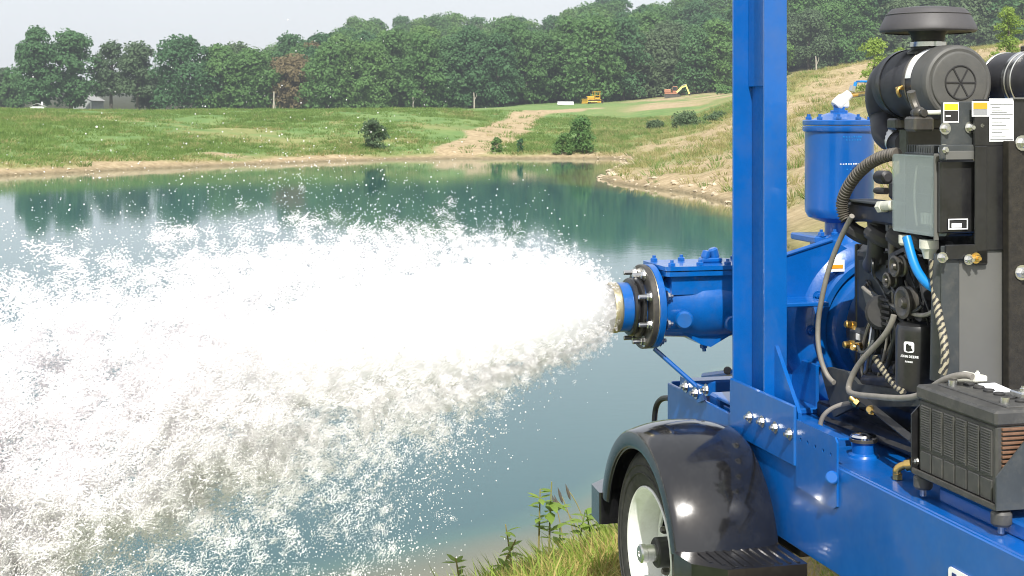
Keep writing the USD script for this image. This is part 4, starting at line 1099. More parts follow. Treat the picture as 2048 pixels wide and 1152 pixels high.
# --- engine: flywheel housing, block and what is bolted on
en = P('engine_block', cat(box(-.80, -.14, -1.05, -.62, .86, 1.30, .02), box(-.78, -.16, -1.02, -.66, 1.30, 1.42, .02)), 'black', 'black diesel engine block')
P('flywheel_housing', cat(lathe([(0, -.15), (.20, -.15), (.212, -.14), (.212, -.07), (.20, -.05), (.16, .03), (.12, .035), (0, .035)], (0, -.84, 1.02), EX, 40), box(-.15, -.135, -.75, -.622, .88, 1.30, .004)), 'black', parent=en)
P('rocker_cover', box(-.76, -.18, -.99, -.70, 1.42, 1.52, .03), 'black_dull', parent=en)
P('oil_pan', cat(box(-.78, -.16, -1.02, -.62, .76, .86, .02)), 'black', parent=en)
P('cylinder_head', cat(*[box(-.76 + i * .1, -.69 + i * .1, -.62, -.598, 1.19, 1.28, .01) for i in range(6)]), 'black_dull', parent=en)
P('exhaust_manifold', cat(*[tube([(-.70 + i * .13, -.62, 1.33), (-.70 + i * .13, -.56, 1.34), (-.66 + i * .13, -.54, 1.36)], .025, 10) for i in range(4)]), 'black_dull', parent=en)
ip = onw(1752, 485, -.55)
P('intake_pipe', tube([onw(1752, 440, -.56), onw(1752, 500, -.56), onw(1742, 530, -.58)], .026, 14), 'plastic', parent=en)
P('intake_pipe', tube([onw(1788, 440, -.57), onw(1788, 520, -.57), onw(1792, 545, -.58)], .016, 12), 'dark_steel', parent=en)
P('side_cover', plate(sg.Polygon([tuple(onw(*q, -.585)[[0, 2]]) for q in ((1719, 520), (1790, 520), (1800, 600), (1760, 660), (1719, 610))]), (0, -.60, 0), (1, 0, 0), (0, 0, 1), -.018), 'grey_dark', parent=en)
P('web_bracket', plate(sg.Polygon([tuple(onw(*q, -.56)[[0, 2]]) for q in ((1727, 572), (1752, 592), (1800, 612), (1808, 626), (1770, 622), (1752, 648), (1744, 652), (1738, 615))]), (0, -.565, 0), (1, 0, 0), (0, 0, 1), -.012), 'grey_paint', parent=en)
ba = onw(1797, 565, -.53)
belt = []
for (x, y) in ((1782, 520), (1806, 508), (1828, 530), (1842, 600), (1838, 630), (1800, 600), (1782, 560)):
    belt.append(onw(x, y, -.53))
bpoly = sg.Polygon([tuple(q[[0, 2]]) for q in belt]).buffer(.012, 6)
P('drive_belt', plate(bpoly.buffer(.006).difference(bpoly.buffer(-.006)), (0, -.53, 0), (1, 0, 0), (0, 0, 1), .022), 'plastic', parent=en)
for (x, y, r) in ((1806, 532, .030), (1822, 605, .045), (1790, 560, .022)):
    c_ = onw(x, y, -.535)
    P('pulley', lathe([(0, .0), (r, .0), (r, .006), (r * .86, .010), (r * .86, .018), (r, .022), (r, .028), (r * .8, .030), (r * .4, .022), (r * .25, .034), (0, .034)], c_, EY, 30), 'dark_steel', parent=en)
ac_ = onw(1760, 560, -.56)
P('alternator', cat(cyl(onw(1765, 625, -.60), onw(1765, 625, -.53), .05, 24, bev=.008), *[box(onw(1765, 625, -.53)[0] - .045, onw(1765, 625, -.53)[0] + .045, -.532, -.524, onw(1765, 625, -.53)[2] - .034 + i * .017, onw(1765, 625, -.53)[2] - .026 + i * .017, .001) for i in range(5)]), 'black_dull', parent=en)
# filter with the white emblem
fc = onw(1812, 712, -.50)
fcx = np.array([fc[0], -.535, 0])
flt = P('fuel_filter', lathe([(0, fc[2] - .105), (.05, fc[2] - .105), (.06, fc[2] - .09), (.06, fc[2] + .07), (.054, fc[2] + .085), (.04, fc[2] + .09), (0, fc[2] + .09)], fcx, EZ, 30), 'black', 'black filter canister with white emblem', parent=en)
fn = np.array([-.62, .785, 0]); fn /= np.linalg.norm(fn); fu = np.cross(EZ, fn)


def on_filter(poly, off, th):
    """Wraps a flat print onto the canister."""
    m = trimesh.creation.extrude_polygon(poly.segmentize(.003), th, engine='earcut')
    v = m.vertices.copy()
    ang = v[:, 0] / .06
    rr = .0602 + off + v[:, 2]
    m.vertices = fcx + (np.cos(ang) * rr)[:, None] * fn + (np.sin(ang) * rr)[:, None] * fu + (v[:, 1] + fc[2])[:, None] * EZ
    return m


mk = sg.box(-.0145, .016, .0145, .045).buffer(-.006).buffer(.006, 5)
P('emblem', on_filter(mk, 0, .0006), 'white_print', parent=en, smooth=False)
deer = sg.Polygon([(-.009, .0235), (-.006, .026), (-.003, .0275), (.001, .0275), (.0035, .031), (.002, .034), (.004, .0375), (.0052, .034), (.008, .033), (.0075, .031), (.0055, .029), (.005, .026), (.0095, .0235), (.0085, .0222), (.004, .0243), (-.002, .0245), (-.005, .0225), (-.0085, .0205), (-.010, .0215), (-.007, .0235)])
P('emblem_figure', on_filter(deer, .0007, .0004), 'print_black', parent=en, smooth=False)


def text_poly(txt, h):
    m = meshkit.text_mesh(txt, h, .001, True)
    m.apply_translation([-m.bounds[:, 0].mean(), 0, 0])
    return m


def wrap_text(txt, h, z):
    m = text_poly(txt, h); v = m.vertices.copy(); ang = v[:, 0] / .06; rr = .0604 + v[:, 2] * .5
    m.vertices = fcx + (np.cos(ang) * rr)[:, None] * fn + (np.sin(ang) * rr)[:, None] * fu + (v[:, 1] + fc[2] + z)[:, None] * EZ
    return m


P('filter_lettering', cat(wrap_text('JOHN DEERE', .0062, .0015), wrap_text('POWER', .0045, -.012)), 'white_print', parent=en, smooth=False)
# brass fittings
for (x, y, w, d) in ((1702, 650, -.53, (0, 1, .2)), (1699, 689, -.52, (0, 1, 0)), (1714, 694, -.52, (-.3, 1, 0)), (1748, 640, -.54, (-.5, .6, .4)), (1710, 803, -.50, (.6, .5, .5)), (1743, 820, -.47, (-.5, .6, .2))):
    c_ = onw(x, y, w); d = np.array(d, float); d /= np.linalg.norm(d)
    P('brass_fitting', cat(lathe([(0, 0), (.014, 0), (.014, .012), (0, .012)], c_ - d * .012, d, 6), lathe([(0, 0), (.010, 0), (.011, .004), (.011, .016), (.008, .02), (0, .02)], c_, d, 14)), 'brass', parent=en)
P('injection_pump', cat(box(*sorted((onw(1700, 670, -.55)[0], onw(1732, 670, -.55)[0])), -.62, -.545, onw(1700, 700, -.55)[2], onw(1700, 655, -.55)[2], .008)), 'grey_dark', parent=en)
tg = onw(1714, 674, -.54)
P('tag', box(tg[0] - .012, tg[0] + .012, -.5448, -.542, tg[2] - .009, tg[2] + .009, .0005), 'paper', parent=en)
P('fuel_line', tube([onw(1716, 692, -.515), onw(1728, 705, -.51), onw(1742, 690, -.52), onw(1748, 660, -.54)], .005, 8), 'grey_dark', parent=en)
P('fuel_line', tube([onw(1745, 652, -.55), onw(1741, 680, -.53), onw(1735, 720, -.53), (onw(1730, 745, -.54))], .006, 8), 'steel', parent=en)
P('fuel_line', tube([onw(1790, 640, -.52), onw(1786, 690, -.52), onw(1776, 730, -.53), onw(1775, 765, -.53)], .007, 8), 'hose_black', parent=en)
P('fuel_line', tube([onw(1775, 640, -.535), onw(1772, 690, -.535), onw(1760, 740, -.535), onw(1752, 765, -.54)], .004, 8), 'hose_grey', parent=en)
P('wire_bundle', tube([onw(1726, 575, -.55), onw(1760, 600, -.545), onw(1800, 618, -.53), onw(1838, 630, -.52), onw(1868, 620, -.51)], .006, 8), 'hose_grey', parent=en)
P('wire_bundle', tube([onw(1745, 585, -.54), onw(1790, 618, -.53), onw(1820, 625, -.52), onw(1845, 612, -.52)], .005, 8), 'hose_black', parent=en)
P('starter_motor', cat(cyl(onw(1740, 770, -.56), onw(1815, 770, -.56), .038, 22, bev=.006), cyl(onw(1755, 735, -.55), onw(1800, 738, -.55), .022, 18, bev=.004)), 'black', parent=en)
fp = sg.Polygon([tuple(onw(*q, -.52)[[0, 2]]) for q in ((1648, 742), (1662, 736), (1700, 745), (1722, 770), (1830, 785), (1850, 810), (1712, 812), (1672, 832), (1664, 800))]).buffer(.003)
P('engine_mount', plate(fp, (0, -.525, 0), (1, 0, 0), (0, 0, 1), -.014), 'grey_dark', parent=en)
P('skid_rail', cat(box(-.95, -.02, -.62, -.55, ZT + .0, ZT + .05, .006)), 'black', parent=en)
P('brace_bar', tube([onw(1725, 800, -.49), onw(1842, 893, -.43)], .013, 4, False), 'black_dull', parent=en)
P('brace_bar', tube([onw(1650, 838, -.52), onw(1830, 905, -.50)], .010, 4, False), 'black_dull', parent=en)
P('dark_panel', box(-.9, -.15, -.64, -.632, ZT, .9), 'black', parent=en)

# wires, clips and small lines over the side of the engine
gw = np.random.default_rng(77)
for k in range(22):
    x0, y0 = gw.uniform(1722, 1872), gw.uniform(490, 640)
    x3, y3 = gw.uniform(1715, 1885), min(790, y0 + gw.uniform(60, 180))
    ww = gw.uniform(-.575, -.535)
    mid = [onw(x0 + (x3 - x0) * f + gw.normal(0, 10), y0 + (y3 - y0) * f + gw.normal(0, 8), ww + gw.normal(0, .008)) for f in (.33, .66)]
    P('wire', tube([onw(x0, y0, ww - .02), *mid, onw(x3, y3, ww - .02)], gw.choice([.0025, .0035, .005]), 6, samples=20), ('hose_black', 'grey_dark', 'hose_black', 'hose_grey')[int(gw.integers(0, 4))], parent=en)
for k in range(16):
    c_ = onw(gw.uniform(1725, 1880), gw.uniform(500, 770), gw.uniform(-.59, -.575))
    if k % 2:
        P('side_bolt', hexbolt(c_, EY, .009, .008), 'dark_steel' if k % 4 else 'steel', parent=en)
    else:
        a_, b_, h_ = gw.uniform(.012, .03, 3)
        P('small_bracket', box(c_[0] - a_, c_[0] + a_, c_[1] - .02, c_[1] + .012, c_[2] - b_, c_[2] + b_, .004), ('black_dull', 'grey_dark', 'dark_steel')[k // 2 % 3], parent=en)

# hoses in front of the engine
P('long_grey_hose', tube([onw(1704, 432, -.50), onw(1690, 458, -.50), onw(1662, 525, -.49), onw(1645, 590, -.48), onw(1636, 650, -.48), onw(1638, 700, -.48), onw(1650, 742, -.49), onw(1668, 765, -.50)], .0078, 12), 'hose_grey')
cp = spline([onw(1795, 308, -.53), onw(1755, 318, -.52), onw(1718, 345, -.51), onw(1692, 382, -.50), (onw(1684, 412, -.50)), onw(1692, 440, -.51)], 150)
P('corrugated_hose', tube(cp, .0165 + .0022 * np.sign(np.sin(np.arange(150) * 1.4)), 14, False), 'hose_brown')
P('battery_cable', tube([onw(1788, 630, -.50), onw(1768, 672, -.49), onw(1735, 708, -.48), onw(1708, 745, -.47), onw(1697, 776, -.46), onw(1708, 788, -.45), onw(1750, 793, -.44), onw(1810, 796, -.43), onw(1850, 785, -.43), onw(1880, 764, -.43), onw(1920, 751, -.44), onw(1945, 754, -.45)], .0085, 12, samples=90), 'hose_grey', 'thick grey battery cable')
P('blue_hose', tube([onw(1813, 474, -.49), onw(1820, 500, -.49), onw(1834, 540, -.49), onw(1856, 568, -.50), onw(1880, 582, -.52)], .0125, 14), 'hose_blue')
P('blue_hose', tube([onw(1778, 655, -.495), onw(1762, 676, -.487), onw(1742, 700, -.478)], .0095, 12), 'hose_blue') if False else None
P('braided_hose', tube([onw(1866, 520, -.50), onw(1868, 560, -.50), onw(1874, 610, -.49), onw(1884, 660, -.47), onw(1890, 710, -.46), onw(1884, 748, -.45)], .0105, 14), 'braid')
P('braided_hose', tube([onw(1750, 715, -.505), onw(1766, 740, -.50), onw(1785, 765, -.49), onw(1806, 784, -.47)], .009, 12), 'braid')
P('black_hose', tube([onl(1936, 545, -.845), onl(1930, 600, -.84), onl(1920, 660, -.835), onl(1905, 720, -.83), onl(1900, 770, -.83)], .011, 12), 'hose_black')
P('low_grey_hose', tube([onw(1702, 806, -.50), onw(1675, 812, -.47), onw(1650, 828, -.44), onw(1641, 848, -.43), onw(1642, 868, -.43)], .007, 10), 'hose_grey')

# --- black actuator box in front of the tank, rubber plugs
b0 = onw(1692, 400, -.52); b1 = onw(1790, 390, -.52)
ab = P('actuator', cat(box(b1[0], b0[0], -.60, -.52, b0[2] - .058, b0[2] - .004, .008), cyl((b0[0] - .0, -.525, b0[2] - .032), (b0[0] - .0, -.595, b0[2] - .032), .034, 20, bev=.005)), 'black', 'black actuator box on the engine')
P('cover_plate', box(b1[0], b0[0] - .01, -.60, -.515, b0[2] - .003, b0[2] + .004, .002), 'grey_dark', parent=ab)
P('gland', cat(cyl(onw(1768, 412, -.51), onw(1786, 410, -.51), .014, 16, bev=.003), cyl(onw(1760, 414, -.51), onw(1768, 413, -.51), .018, 6)), 'ivory', parent=ab)
P('rubber_plug', lathe([(0, 0), (.016, .004), (.020, .014), (.020, .06), (.012, .066), (0, .066)], onw(1754, 354, -.57), onw(1800, 356, -.57) - onw(1754, 354, -.57), 18), 'plastic')
P('rubber_plug', lathe([(0, 0), (.008, .002), (.010, .012), (.010, .07), (0, .07)], onw(1750, 381, -.57), onw(1800, 383, -.57) - onw(1750, 381, -.57), 14), 'dark_steel')

# --- control box: clear cover to the left, black back
l0, l1 = onw(1785, 300, -.50)[0], onw(1869, 300, -.50)[0]
z0, z1 = 1.378, 1.592
cb = P('control_box', cat(box(l1, l0, -.62, -.538, z0, z1, .006), box(l1 - .022, l1 - .001, -.625, -.505, z0 + .01, z1 - .012, .004)), 'black', 'black control box under a clear cover')
fr = sg.box(l1, z0, l0, z1).buffer(-.012).buffer(.012, 5)
cov = plate(fr, (0, -.500, 0), (1, 0, 0), (0, 0, 1), .0035)
rim_ = plate(fr.difference(fr.buffer(-.010)), (0, -.538, 0), (1, 0, 0), (0, 0, 1), -.0345)
P('clear_cover', cov, 'clear', parent=cb)
P('cover_rim', plate(fr.difference(fr.buffer(-.0045)), (0, -.4995, 0), (1, 0, 0), (0, 0, 1), .037), 'clear', parent=cb)
P('clip_rail', box(l1 - .004, l1 + .004, -.512, -.4985, z0 - .01, z1 + .006, .002), 'grey_paint', parent=cb)
P('inner_board', cat(box(l1 + .02, l0 - .02, -.538, -.531, z0 + .02, z1 - .02), box(l1 + .03, l1 + .09, -.531, -.518, z1 - .06, z1 - .03, .002), box(l1 + .03, l0 - .1, -.531, -.520, z0 + .10, z0 + .108)), 'grey_dark', parent=cb)
P('inner_wire', cat(tube([(l0 - .09, -.525, z0 + .02), (l0 - .085, -.52, z0 + .1), (l0 - .09, -.525, z1 - .03)], .003, 6), tube([(l1 + .05, -.525, z0 + .02), (l1 + .045, -.52, z0 + .08), (l1 + .04, -.525, z1 - .05)], .003, 6)), 'ivory', parent=cb)
P('connector_block', cat(*[box(l1 + .035 + i * .016, l1 + .046 + i * .016, -.531, -.512, z0 + .028, z0 + .058, .001) for i in range(4)]), 'ivory', parent=cb)
for i in range(11):
    c_ = l0 - .055 - i * .0125
    P('heat_sink_fin', box(c_ - .0035, c_ + .0035, -.600, -.515, z1 + .004, z1 + .026, .001), 'grey_dark', parent=cb)
P('heat_sink_base', box(l0 - .195, l0 - .045, -.602, -.513, z1 - .001, z1 + .006, .001), 'grey_dark', parent=cb)
P('cable_gland', cat(lathe([(0, 0), (.026, 0), (.026, .022), (.020, .028), (.014, .05), (0, .05)], (onw(1858, 480, -.52)), (0, 0, -1), 20)), 'ivory', parent=cb)
P('cable_gland', cat(lathe([(0, 0), (.012, 0), (.012, .022), (.008, .028), (0, .028)], (onw(1806, 470, -.51)), (0, 0, -1), 14)), 'ivory', parent=cb)
sk = onl(1914, 448, l1 - .022)
P('box_sticker', box(l1 - .0245, l1 - .0225, sk[1] - .030, sk[1] + .028, sk[2] - .013, sk[2] + .013), 'print_black', parent=cb)
_sb = sg.box(sk[1] - .030, sk[2] - .014, sk[1] + .028, sk[2] + .014).difference(sg.box(sk[1] - .027, sk[2] - .011, sk[1] + .025, sk[2] + .011))
P('sticker_border', plate(_sb, (l1 - .0262, 0, 0), (0, 1, 0), (0, 0, 1), .0015), 'white_print', parent=cb)
P('sticker_print', box(l1 - .0262, l1 - .0247, sk[1] - .012, sk[1] + .018, sk[2] - .009, sk[2] + .002), 'white_print', parent=cb)
P('box_bracket', cat(box(*sorted((onl(1800, 470, -.6)[0], -.63)), -.60, -.56, 1.34, 1.375)), 'grey_dark', parent=cb)

# --- black cross panels facing us, with stickers and bolts
PL = l1 - .03


def panel(l, x0, y0, x1, y1, th=.008, bev=.002):
    a = onl(x0, y0, l); b = onl(x1, y1, l)
    return box(l, l + th, b[1], a[1], b[2], a[2], bev)


bk = P('mounting_panel', cat(panel(PL, 1884, 203, 1951, 292), panel(PL - .012, 1882, 290, 1951, 318, .012)), 'grey_dark', 'dark panel carrying stickers')
pz = onl(1940, 240, PL)
P('bracket_strip', panel(PL - .014, 1892, 302, 1949, 319, .003, .001), 'grey_paint', parent=bk)
for (x, y) in ((1890, 257), (1940, 255), (1957, 251), (1887, 300)):
    P('bolt', hexbolt(onl(x, y, PL - .001), -EX, .011, .010), 'steel', parent=bk)
def sticker(name, l, x0, y0, x1, y1, mat, parent, inset=0, t=.0012):
    P(name, panel(l, x0 + inset, y0 + inset, x1 - inset, y1 - inset, t, 0), mat, parent=parent)


sticker('caution_sticker', PL - .0015, 1887, 205, 1918, 245, 'white_print', bk)
sticker('sticker_print', PL - .0028, 1889, 208, 1916, 220, 'yellow', bk)
sticker('sticker_print', PL - .0028, 1889, 222, 1916, 242, 'print_black', bk)
sticker('sticker_print', PL - .0040, 1892, 230, 1901, 234, 'white_print', bk)
up = P('upright_panel', cat(panel(PL - .02, 1950, 198, 2100, 292, .012), panel(PL - .02, 1950, 292, 2020, 500, .006), panel(PL - .026, 1951, 292, 1975, 530, .006)), 'black', 'black upright panel beside the radiator')
sticker('warning_sticker', PL - .0220, 1944, 202, 1978, 233, 'white_print', up)
sticker('sticker_print', PL - .0234, 1947, 205, 1975, 218, 'orange', up)
sticker('sticker_print', PL - .0234, 1947, 219, 1975, 230, 'print_grey', up)
sticker('data_label', PL - .0220, 1978.5, 197, 2028, 283, 'paper', up)
for y in (208, 228, 278):
    sticker('label_rule', PL - .0234, 1981, y, 2026, y + 1.2, 'print_grey', up)
for k, y in enumerate((214, 219, 224, 236, 243, 250, 257, 264, 271)):
    sticker('label_text', PL - .0234, 1984, y, 2000 + (k * 7) % 22, y + 1.0, 'print_grey', up)
gpn = P('shroud_panel', panel(PL - .012, 1918, 492, 2020, 800, .006), 'grey_paint', 'plain grey fan shroud panel')
P('shroud_edge', cat(panel(PL - .014, 1883, 492, 1919, 800, .006)), 'grey_dark', parent=gpn)
P('panel_bracket', cat(panel(PL - .024, 1893, 490, 1975, 518, .010), panel(PL - .026, 1953, 500, 1976, 528, .010)), 'black', parent=gpn)
for (x, y) in ((1937, 519), (1951, 516), (1884, 515)):
    P('bolt', hexbolt(onl(x, y, PL - .026), -EX, .010, .012), 'brass' if x == 1951 else 'steel', parent=gpn)
P('curved_duct', tube([onl(1893, 510, -.84), onl(1888, 580, -.84), onl(1886, 660, -.84), onl(1884, 760, -.84)], .032, 18), 'grey_dark', parent=gpn)
rd = P('radiator', cat(panel(PL - .05, 2018, 282, 2110, 790, .03), panel(PL - .02, 2018, 270, 2110, 790, .02)), 'radiator', 'dark radiator side with two bright bolts')
for (x, y) in ((2043, 545), (2044, 286)):
    P('bolt', cat(hexbolt(onl(x, y, PL - .051), -EX, .014, .012)), 'steel', parent=rd)
P('top_rail', panel(PL - .028, 2028, 195, 2110, 199, .02, .001), 'grey_paint', parent=rd)

# --- throttle linkage rod
r0 = onl(1838, 226, -.72); r1 = onl(1945, 222, -.84)
lk = P('linkage_rod', tube([r0, r1], .0065, 10, False), 'pale_paint', 'pale control rod with ball ends')
P('ball_joint', cat(trimesh.creation.icosphere(2, .018).apply_translation(r0), cyl(r0 - EX * .03, r0 + EX * .03, .010, 12)), 'dark_steel', parent=lk)
P('rod_end', cat(cyl(r1 + (r0 - r1) * .20, r1 + (r0 - r1) * .08, .0115, 12), cyl(r1 + (r0 - r1) * .08, r1, .014, 6)), 'steel', parent=lk)
P('bracket_arm', cat(tube([onl(1822, 183, -.70), onl(1828, 205, -.70), r0], .012, 8), box(*(lambda a: (a[0] - .03, a[0] + .03, a[1] - .03, a[1] + .03, a[2] - .05, a[2] - .01))(r0), .006)), 'dark_steel', parent=lk)

# --- air cleaner with rain cap and outlet elbow
AC = np.array([0, -.80, 1.795])
AL0, AL1 = -.455, -.085
ax = lambda prof, n=56: lathe(prof, AC, EX, n)
aco = P('air_cleaner', ax([(.098, AL0 + .09), (.106, AL0 + .085), (.106, AL0 + .20), (.110, AL0 + .21), (.110, AL0 + .255), (.106, AL0 + .26), (.106, AL1 - .05), (.100, AL1 - .015), (.08, AL1), (0, AL1)]), 'plastic', 'black air cleaner canister')
P('end_cover', ax([(.098, AL0 + .10), (.1105, AL0 + .092), (.113, AL0 + .082), (.113, AL0 + .050), (.110, AL0 + .040), (.1115, AL0 + .034), (.1115, AL0 + .020), (.107, AL0 + .010), (.100, AL0 + .006), (.092, AL0 + .008), (.090, AL0 + .003), (.084, AL0), (.040, AL0), (0, AL0)]), 'face_plastic', parent=aco, label='grey-black end cover with a moulded wheel mark')
P('cover_ring', ax([(.0465, AL0 - .0008), (.048, AL0 - .003), (.0505, AL0 - .003), (.052, AL0 - .0008)]), 'black_dull', parent=aco)
for k in range(3):
    t = PI * k / 3
    d_ = np.array([0, math.cos(t), math.sin(t)])
    n_ = np.array([0, -math.sin(t), math.cos(t)])
    c_ = AC + EX * (AL0 - .0012)
    v = [c_ + s * d_ * .048 + q * n_ * .0022 + EX * e for s in (-1, 1) for q in (-1, 1) for e in (-.0012, .0)]
    P('cover_spoke', trimesh.convex.convex_hull(np.array(v)), 'black_dull', parent=aco)
P('clamp_band', ax([(.1065, AL0 + .135), (.1095, AL0 + .137), (.1095, AL0 + .150), (.1065, AL0 + .152)]), 'dark_steel', parent=aco)
P('clamp_band', ax([(.1065, AL0 + .29), (.1090, AL0 + .292), (.1090, AL0 + .312), (.1065, AL0 + .314)]), 'black', parent=aco)
lab = lathe([(.1075, AL0 + .105), (.1085, AL0 + .106), (.1085, AL0 + .131), (.1075, AL0 + .132)], AC, EX, 22, ang=(0.35, 1.62))
lab2 = lathe([(.1075, AL0 + .105), (.1085, AL0 + .106), (.1085, AL0 + .131), (.1075, AL0 + .132)], AC, EX, 22, ang=(1.5, 2.5))
# choose the label arc on the upper left of the can
angs = np.radians(np.linspace(8, 100, 22))
Vl = []
for r_ in (.1066, .1082):
    for h_ in (AL0 + .103, AL0 + .133):
        Vl.append([AC + EX * h_ + r_ * (EY * math.cos(t) + EZ * math.sin(t)) for t in angs])
Vl = np.array(Vl); nl = len(angs)
Fl = []
for j in range(nl - 1):
    for (a, b) in ((2, 3), (3, 1), (1, 0), (0, 2)):
        Fl += [[a * nl + j, b * nl + j, b * nl + j + 1], [a * nl + j, b * nl + j + 1, a * nl + j + 1]]
P('arc_label', T(Vl.reshape(-1, 3), Fl), 'paper', parent=aco)
P('clamp_latch', cat(tube([AC + EX * (AL0 + .14) + .112 * EY + EZ * -.01, AC + EX * (AL0 + .14) + .126 * EY + EZ * -.02, AC + EX * (AL0 + .14) + .118 * EY - EZ * .04], .006, 8), cyl(AC + EX * (AL0 + .125) + .118 * EY - EZ * .015, AC + EX * (AL0 + .16) + .118 * EY - EZ * .015, .006, 8)), 'brass', parent=aco)
eb = [AC + EX * (AL1 - .01), AC + EX * (AL1 + .03) + EZ * -.005, AC + EX * (AL1 + .055) - EZ * .05, AC + EX * (AL1 + .05) - EZ * .11, onl(1776, 268, AL1 + .01), onl(1796, 284, AL1 - .05), onl(1812, 287, AL1 - .12)]
P('outlet_elbow', tube(eb, np.array([.085, .082, .074, .062, .046, .036, .034]), 24), 'plastic', parent=aco)
q0 = onl(1770, 283, AL1 - .02); q1 = onl(1812, 285, AL1 - .12)
P('hose_clamp', tube([eb[-3] * .5 + eb[-2] * .5, eb[-2]], .041, 20, False), 'steel', parent=aco)
P('mounting_band', cat(box(AL0 + .2, AL0 + .26, -.90, -.70, 1.655, 1.69, .006), box(AL0 + .205, AL0 + .255, -.86, -.74, 1.50, 1.66, .004)), 'black', parent=aco)
RC = np.array([-.27, -.80, 0])
rc = P('rain_cap', lathe([(.128, 1.950), (.140, 1.952), (.1445, 1.956), (.145, 1.962), (.140, 1.975), (.128, 1.999), (.116, 2.016), (.108, 2.023), (.06, 2.029), (0, 2.031)], RC, EZ, 72), 'cap_plastic', 'mushroom-shaped dark grey rain cap')
P('cap_ring', lathe([(.1255, 2.003), (.127, 2.0055), (.124, 2.0085), (.122, 2.0085)], RC, EZ, 64), 'cap_plastic', parent=rc)
P('cap_underside', lathe([(.128, 1.952), (.10, 1.957), (.06, 1.955), (.052, 1.945), (.047, 1.915), (.050, 1.905), (.050, 1.885)], RC, EZ, 40), 'black_dull', parent=rc)
P('neck_clamp', cat(lathe([(.0505, 1.906), (.054, 1.908), (.054, 1.922), (.0505, 1.924)], RC, EZ, 32), box(-.335, -.315, -.81, -.79, 1.906, 1.924, .002)), 'steel', parent=rc)
P('cap_base', lathe([(.049, 1.924), (.049, 1.90), (.062, 1.892), (.062, 1.885), (0, 1.885)], RC, EZ, 32), 'dark_steel', parent=rc)
# muffler at the right
MU = np.array([0, -1.02, 1.80])
mu = P('muffler', lathe([(0, -.30), (.07, -.31), (.085, -.33), (.088, -.36), (.088, -.80), (.08, -.83), (0, -.83)], MU, EX, 48), 'plastic', 'black round canister with bright bands')
for h_ in (-.46, -.49):
    P('band', lathe([(.0885, h_), (.0915, h_ - .001), (.0915, h_ - .016), (.0885, h_ - .017)], MU, EX, 48), 'steel', parent=mu)
P('band', lathe([(.0885, -.345), (.0905, -.346), (.0905, -.353), (.0885, -.354)], MU, EX, 48), 'steel', parent=mu)
P('band_clamp', box(-.50, -.45, -1.045, -1.0, 1.888, 1.905, .003), 'dark_steel', parent=mu)

# --- battery in its tray
BL0, BL1, BW0, BW1, BZ0, BZ1 = -.985, -1.335, -.365, -.545, .805, 1.022
bt = P('battery', box(BL1, BL0, BW1, BW0, BZ0, BZ1 - .036, .005), 'battery', 'dark grey ribbed battery')
P('battery_lid', cat(box(BL1 - .006, BL0 + .006, BW1 - .006, BW0 + .006, BZ1 - .036, BZ1, .006), box(BL1 + .02, BL0 - .02, BW1 + .03, BW0 - .04, BZ1 - .004, BZ1 + .004, .002)), 'battery', parent=bt)
ncol = 6
for i in range(ncol):
    a0 = BL0 - .012 - i * (.326 / ncol) - .003; a1 = BL0 - .012 - (i + 1) * (.326 / ncol) + .004
    P('side_panel', box(a1, a0, BW0 - .002, BW0 + .0035, BZ0 + .062, BZ1 - .048, .0015), 'battery', parent=bt)
    P('side_panel', box(a1, a0, BW0 - .002, BW0 + .0035, BZ0 + .006, BZ0 + .054, .0015), 'battery', parent=bt)
    for k in range(17):
        zz = BZ0 + .068 + k * .0061
        P('side_rib', box(a1 + .004, a0 - .004, BW0 + .002, BW0 + .0056, zz, zz + .0032, .001), 'battery', parent=bt)
for k in range(13):
    zz = BZ0 + .045 + k * .0105
    P('end_fin', box(BL1 - .007, BL1 + .002, BW1 + .012, BW0 - .012, zz, zz + .006, .001), 'rust_fins', parent=bt)
tp1 = np.array([BL0 - .06, BW0 - .06, BZ1])
P('terminal', cat(cyl(tp1, tp1 + EZ * .018, .011, 14), cyl((BL1 + .06, BW0 - .06, BZ1), (BL1 + .06, BW0 - .06, BZ1 + .018), .011, 14)), 'steel', parent=bt)
c1 = onz(1905, 757, BZ1 + .016); c2 = onz(1955, 757, BZ1 + .016); c3 = onz(2046, 790, BZ1 + .014)
P('cable_clamp', cat(tube([c1, (c1 + c2) / 2 + EZ * .004, c2], np.array([.010, .015, .012]), 12, False), box(c2[0] - .012, c2[0] + .012, c2[1] - .022, c2[1] + .018, c2[2] - .008, c2[2] + .008, .003), hexbolt(c2 + EZ * .008, EZ, .007, .006)), 'ivory', parent=bt)
P('cable_clamp', cat(box(c3[0] - .02, c3[0] + .035, c3[1] - .02, c3[1] + .015, c3[2] - .008, c3[2] + .008, .003), hexbolt(c3 + EZ * .008, EZ, .008, .007), tube([c3, c3 + np.array([-.04, -.04, .01]), c3 + np.array([-.1, -.12, .015])], .009, 10)), 'steel', parent=bt)
e1, e2, e3 = onz(1955, 768, BZ1 + .006), onz(2030, 783, BZ1 + .006), onz(1985, 763, BZ1 + .006)
P('top_label', trimesh.convex.convex_hull(np.array([q + EZ * s for q in (e1, onz(1990, 766, BZ1 + .006), e2, onz(1988, 784, BZ1 + .006)) for s in (-.0012, .0008)])), 'paper', parent=bt)
P('vent_cap', cat(*[cyl((BL0 - .06 - i * .045, -.47, BZ1 + .003), (BL0 - .06 - i * .045, -.47, BZ1 + .010), .014, 14, bev=.002) for i in range(6)]), 'black_dull', parent=bt)
ty = P('battery_tray', cat(box(BL1 - .012, BL0 + .012, BW1 - .012, BW0 + .012, BZ0 - .010, BZ0 - .002, .002), box(BL1 - .012, BL0 + .012, BW0 + .007, BW0 + .013, BZ0 - .008, BZ0 + .006, .001)), 'dark_steel', 'dark steel battery tray on rubber feet')
